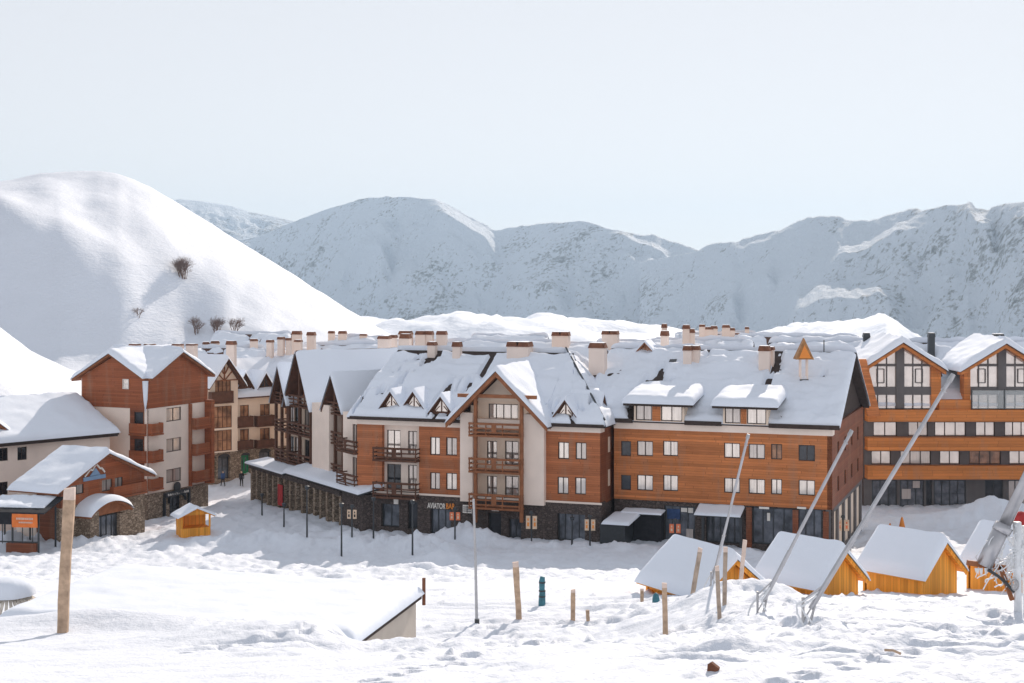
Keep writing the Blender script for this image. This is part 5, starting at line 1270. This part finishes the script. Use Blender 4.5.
# ---- stakes, posts
def stake(xt, yt, xb, yb, wpx, mat, label, name='stake', cat='stake', grp='rough wooden stakes in the snow', Y=None, top=True):
    b = at(xb, yb) if Y is None else Vector(((xb-CX)/F*Y, Y, CZ-(yb-HY)/F*Y))
    t = W(xt, yt, b.y-.02); w_ = wpx/F*b.y; d = (t-b).normalized(); r = random.Random(int(xt*7)); n = 14
    x = d.cross(Vector((0, 1, 0))).normalized(); y = x.cross(d); mb = MB(); rows = []
    for i in range(n+1):
        k = i/n; c = b.lerp(t, k)-(d*.35*(1-k)); wob = x*w_*.06*noise.noise(Vector((k*5, xt, 0))); ww_ = w_/2*(1+.1*noise.noise(Vector((k*7, xt, 4)))); dd = w_*.32
        c += wob; ch = .8
        rows.append([c+x*ww_*ch+y*dd, c-x*ww_*ch+y*dd, c-x*ww_+y*dd*.7, c-x*ww_-y*dd*.7, c-x*ww_*ch-y*dd, c+x*ww_*ch-y*dd, c+x*ww_-y*dd*.7, c+x*ww_+y*dd*.7])
    top_c = rows[-1]; sl_ = r.uniform(-.25, .25)
    rows[-1] = [p+d*sl_*((p-t).dot(x)) for p in top_c]
    mb.grid(rows, closed=True); mb.poly(rows[-1], 1); mb.poly(rows[0][::-1], 0)
    k0 = max(1, int(n*.12))
    for fi in range(len(mb.f)-2):
        if fi//8 >= n-k0 and top: mb.m[fi] = 1
    o = mb.build(name, [mat, 'stake_top'], None, loc=b); tag(o, label, cat, grp); return b
stake(69.5, 488, 62.5, 633, 10.5, 'stake_wood', 'tall weathered plank stake at the left, far taller than the others'); stake(515.5, 562, 519, 619.5, 6, 'stake_wood', 'leaning stake left of the teal padded post'); stake(573, 589.5, 573, 620, 4.6, 'stake_wood', 'short upright stake right of the teal padded post'); stake(587.5, 610, 588, 620.5, 3.6, 'stake_wood', 'lowest stub of a stake, just right of a short stake', top=False)
stake(664.5, 583, 665.5, 634, 5, 'stake_wood', 'stake standing in front of the first hut eave'); stake(700.5, 548, 693, 592, 4.4, 'stake_grey', 'leaning stake against the snowy roof of the first hut', Y=46); stake(725.5, 547, 724.5, 605, 4.2, 'stake_grey', 'straight grey stake before the first hut gable'); stake(717, 566, 719.5, 619, 4, 'stake_grey', 'knotty grey stake beside the foot of the thinnest lance'); stake(745, 540, 741, 578, 4, 'stake_top', 'pale slanted stake between the first two huts', Y=49)
b = at(542, 605.5); f = b.y/F; t = thing('padded_post', 'short post wrapped in teal padding', 'post', b); mb = MB(); h = 28*f
mb.tube([b-Vector((0, 0, .3)), b+Vector((.0, 0, .1*h)), b+Vector((.01, 0, .45*h)), b+Vector((0, 0, .5*h)), b+Vector((0, 0, .85*h)), b+Vector((.02, 0, h))], [3.6*f, 3.6*f, 3.1*f, 2.8*f, 3.1*f, 2.4*f], 12); o = mb.build('padding', 'teal_pad', t, smooth=True)
mb = MB()
for z in (.3, .5, .8): mb.tube([b+Vector((.005, 0, z*h-.025)), b+Vector((.005, 0, z*h+.025))], 3.5*f, 12)
mb.build('strap', 'metal_dark', o)
b = at(477, 623); f = b.y/F; mb = MB(); mb.tube([b-Vector((0, 0, .4)), W(475.5, 560, b.y), W(473.5, 499, b.y)], [1.7*f, 1.4*f, 1.2*f], 8); t = thing('marker_pole', 'thin grey metal pole standing before the middle hotel', 'pole', b); mb.build('pole', 'metal_pole', t)
mb = MB(); mb.tube([b+Vector((0, 0, -.1)), b+Vector((0, 0, .12))], 2.6*f, 8); mb.build('socket', 'metal_dark', t)
b = at(656, 602); f = b.y/F; mb = MB(); mb.tube([b-Vector((0, 0, .3)), b+Vector((0, 0, 3*f)), b+Vector((0, 0, 7*f)), b+Vector((0, 0, 9*f))], [4*f, 3.8*f, 2.8*f, .8*f], 10); tag(mb.build('sack', 'teal_pad', None, smooth=True, loc=b), 'dark teal lump poking from the snow under the first hut eave', 'sack')
b = at(642, 597.5); mb = MB(); stake(642, 588.5, 642, 601, 3.4, 'stake_wood', 'short orange-brown post under the left eave of the first hut', 'hut_post', 'post', None)
# ---- snow lances
def lance(xt, yt, xb, yb, w0, w1, label, lean=0.0, seed=1, Y=None, mat='alu'):
    b = at(xb, yb) if Y is None else W(xb, yb, Y); f = b.y/F; tp = W(xt, yt, b.y+lean); r = random.Random(seed)
    t = thing('snow_lance', label, 'snow lance', b, 'sloping metal snow-making lances'); d = (tp-b).normalized(); ln = (tp-b).length
    mb = MB(); mb.tube([b+d*.3, b+d*ln*.34], w0*f*.5, 10); mb.tube([b+d*ln*.335, b+d*ln*.985], [w0*f*.40, w1*f*.5], 10); mb.build('pole', mat, t, smooth=False)
    mb = MB(); mb.tube([b+d*ln*.97, tp], [w1*f*.72, w1*f*.6], 10); mb.tube([b+d*ln*.93, b+d*ln*.935+Vector((.01, 0, 0))], w1*f*.8, 10); mb.build('nozzle_head', 'metal_pole', t)
    mb = MB(); q = b+d*.55
    for k in range(3):
        an = k*2.1+.6; mb.tube([q, b+Vector((math.cos(an)*.15, math.sin(an)*.15, -.25))], w0*f*.15, 6)
    mb.tube([b+Vector((0, 0, -.5)), b+Vector((0, 0, .5))], w0*f*.28, 8); mb.bar(b+Vector((0, 0, .42)), q+d*.35, w0*f*.3)
    mb.build('stand', 'metal_pole', t)
    for k in range(1, 3):
        an = r.uniform(0, 6); pts = [q+d*.1*k]
        for j in range(1, 7): pts.append(b+Vector((math.cos(an+j*.5)*(.10+.035*j), math.sin(an+j*.5)*(.10+.035*j), .42-.13*j+.05*r.uniform(-1, 1))))
        mb = MB(); mb.tube(pts, .022, 6); mb.build('hose', 'ice', t)
    return t
lance(748.5, 434, 711, 588, 3.2, 2.6, 'thinnest and leftmost snow lance, leaning over the first hut', 0, 3, Y=46)
lance(852, 430, 757.5, 613, 4.2, 3.2, 'snow lance rising between the first and second huts', 0, 4)
lance(953.5, 374, 803, 622, 5.5, 4.0, 'longest snow lance, crossing the glazed hotel', 0, 5)
# the big iced lance at the right edge
b = at(1008, 612); b.z += 0; f = b.y/F; Yb = b.y
t = thing('snow_lance', 'thick iced snow lance on a bracket with a pulley at the right edge', 'snow lance', b, 'sloping metal snow-making lances')
p0, p1, p2 = W(984, 566, Yb), W(1003, 528, Yb), W(1078, 372, Yb)
mb = MB(); mb.tube([p0, p1+Vector((.02, 0, .1))], 8*f, 12); mb.tube([p1, p2], [6.2*f, 4.5*f], 12); mb.tube([p1-Vector((.05, 0, .09)), p1+Vector((.03, 0, .06))], 9.5*f, 12); mb.build('pole', 'alu', t, smooth=True)
mb = MB(); mb.bar(W(967, 562.5, Yb), W(1006, 568, Yb), 4*f, 5*f); mb.bar(W(985, 566, Yb), W(996, 575, Yb), 3*f); mb.bar(W(1000, 566, Yb), W(1012, 600, Yb), 4*f, 4*f); mb.build('bracket', 'timber', t)
mb = MB(); pts = [W(988, 570, Yb-.1), W(998, 576, Yb-.12), W(1007, 584, Yb-.13), W(1014, 592, Yb-.12)]; mb.tube(pts, 1.6*f, 8); mb.build('hose', 'metal_dark', t)
mb = MB(); c = W(1015, 585, Yb-.15)
for k in range(16):
    a0, a1 = k*math.pi/8, (k+1)*math.pi/8; mb.tube([c+Vector((math.cos(a0)*3.6*f, 0, math.sin(a0)*5.5*f)), c+Vector((math.cos(a1)*3.6*f, 0, math.sin(a1)*5.5*f))], .8*f, 6)
mb.bar(c+Vector((-3*f, 0, 0)), c+Vector((3*f, 0, 0)), 1.0*f); mb.build('pulley', 'metal_pole', t)
mb = MB(); mb.tube([W(1018, 640, Yb), W(1017.5, 560, Yb), W(1017, 522, Yb)], [4.2*f, 3.6*f, 4.2*f], 10); mb.tube([W(1027, 640, Yb+.2), W(1026, 526, Yb+.2)], 4*f, 10); mb.build('column', 'ice', t, smooth=True)
mb = MB(); r = random.Random(31)
for k in range(46):                                  # frozen hoses and netting in loops
    x0, y0 = r.uniform(990, 1026), r.uniform(526, 560); pts = []
    L0 = r.uniform(18, 50); an = r.uniform(-.5, .5)
    dy = r.uniform(-.12, .12); ph = r.uniform(0, 6)
    for j in range(14): pts.append(W(x0+an*L0*j/13+5*math.sin(j*.55+ph), min(606, y0+L0*j/13+3*math.cos(j*.7+k)), Yb+dy+.05*math.sin(j*.8+ph)))
    mb.tube(pts, r.uniform(.35, .9)*f, 5)
mb.build('frozen_hoses', 'ice', t)
mb = MB(); r = random.Random(8)
for k in range(14): p = W(r.uniform(975, 1002), 568, Yb-.05); mb.tube([p, p-Vector((0, 0, r.uniform(3, 9)*f))], [1.0*f, .1*f], 5)
mb.build('icicles', 'ice', t)
b = W(1021, 521, 70); mb = MB(); rows = [[b+Vector((math.cos(a)*.55*math.cos(e_), math.sin(a)*.55*math.cos(e_), .75*math.sin(e_)-.3)) for a in np.linspace(0, 2*math.pi, 17)[:-1]] for e_ in np.linspace(-.2, 1.5, 8)]
mb.grid(rows, closed=True); tag(mb.build('dome_tent', 'red_cloth', None, smooth=True, loc=b), 'small dark red rounded top behind the iced columns at the right edge', 'tent')
# chips of wood on the snow
b = at(714, 671); mb = MB(); fr = Fr(b.x, b.y, 30); mb.prism([fr.pt(-.07, 0, b.z-.03), fr.pt(.06, 0, b.z-.03), fr.pt(.08, 0, b.z+.05), fr.pt(-.02, 0, b.z+.11), fr.pt(-.06, 0, b.z+.08)], fr.n*.06); tag(mb.build('wood_chip', 'brown_cap', None, loc=b), 'brown chip of wood lying on the snow at the bottom right', 'wood chip')
b = at(893, 655); mb = MB(); mb.tube([b+Vector((-.12, 0, .04)), b+Vector((0, 0, .035)), b+Vector((.1, -.05, .0))], .02, 6); tag(mb.build('twig', 'stake_wood', None, loc=b), 'short brown twig on the trampled snow below the second lance', 'twig')
# ---- low building sunk in the slope, its flat roof one smooth sheet of snow
zr = 13.2; c0, c1, c2, c3 = [Vector((x, y, zr)) for x, y in ((-3.64, 34.4), (-2.4, 39.9), (-11.2, 42.6), (-12.6, 36.6))]
sh_ = thing('shed', 'low beige building sunk in the slope with a smooth snow-covered flat roof', 'shed', (-7, 38.5, 11))
mb = MB(); ins = [p.lerp((c0+c2)/2, .03) for p in (c0, c1, c2, c3)]; mb.prism([Vector((p.x, p.y, 10.8)) for p in ins], (0, 0, zr-10.8-.112)); mb.build('wall', 'concrete', sh_)
mb = MB(); mb.prism([p-Vector((0, 0, .11)) for p in (c0, c1, c2, c3)], (0, 0, .112)); ro = mb.build('roof', 'eave_dark', sh_)
mb = MB(); snow_slab(mb, c0, c1, c2, c3, .32, (1, 1, 1, 1), (50, 60), seed=500, amp=.08, lump=.2, over=.06, r=.35); mb.build('snow_cover', 'snow_roof', ro, smooth=True, recalc=False)
mb = MB(); b = c1+Vector((.05, .1, 0)); mb.tube([b-Vector((0, 0, .3)), b+Vector((0, 0, .42))], .05, 8); mb.build('corner_post', 'brown_cap', sh_)
# ---- snow-capped cone of pale slats at the left edge
b = W(8, 607, 40); f = b.y/F; t = thing('slatted_cone', 'snow-capped cone of splayed pale slats at the left edge', 'slatted cone', b); ap = W(8, 583, b.y); mb = MB()
for k in range(40):
    an = 2*math.pi*k/40; rr = 40*f; q = b+Vector((math.cos(an)*rr-.05, math.sin(an)*rr, -.05)); mb.bar(ap.lerp(q, .35), q, 3.0*f, 1.4*f)
mb.build('slat', 'straw', t); mb = MB(); rows = []
for e_ in range(9):
    k = e_/8; rr = 25*f*math.sqrt(1-(1-k)**2)*1.0; rows.append([ap+Vector((math.cos(a)*rr*(1+.25*noise.noise(Vector((math.cos(a)*2, math.sin(a)*2, 3)))), math.sin(a)*rr, 6*f*(1-k)-k*k*12*f)) for a in np.linspace(0, 2*math.pi, 25)[:-1]])
mb.grid(rows, closed=True); mb.build('snow_cap', 'snow_roof', t, smooth=True)

# ------------------------------------------------------------------ the air
if HAZE:
    mb = MB(); X0, X1, Y0, Y1, Z0, Z1 = -5200, 5200, -300, 7300, -420, 360
    mb.prism([(X0, Y0, Z0), (X1, Y0, Z0), (X1, Y1, Z0), (X0, Y1, Z0)], (0, 0, Z1-Z0))
    m, nt, b_ = nodes('haze'); nt.nodes.remove(b_); pv = nt.nodes.new('ShaderNodeVolumePrincipled'); pv.inputs['Color'].default_value = (.56, .765, 1, 1); pv.inputs['Density'].default_value = HAZE; pv.inputs['Anisotropy'].default_value = .3
    nt.links.new(pv.outputs[0], nt.nodes['Material Output'].inputs['Volume'])
    tag(mb.build('haze', 'haze', None), None, None, kind='stuff'); SC.cycles.volume_bounces = 0
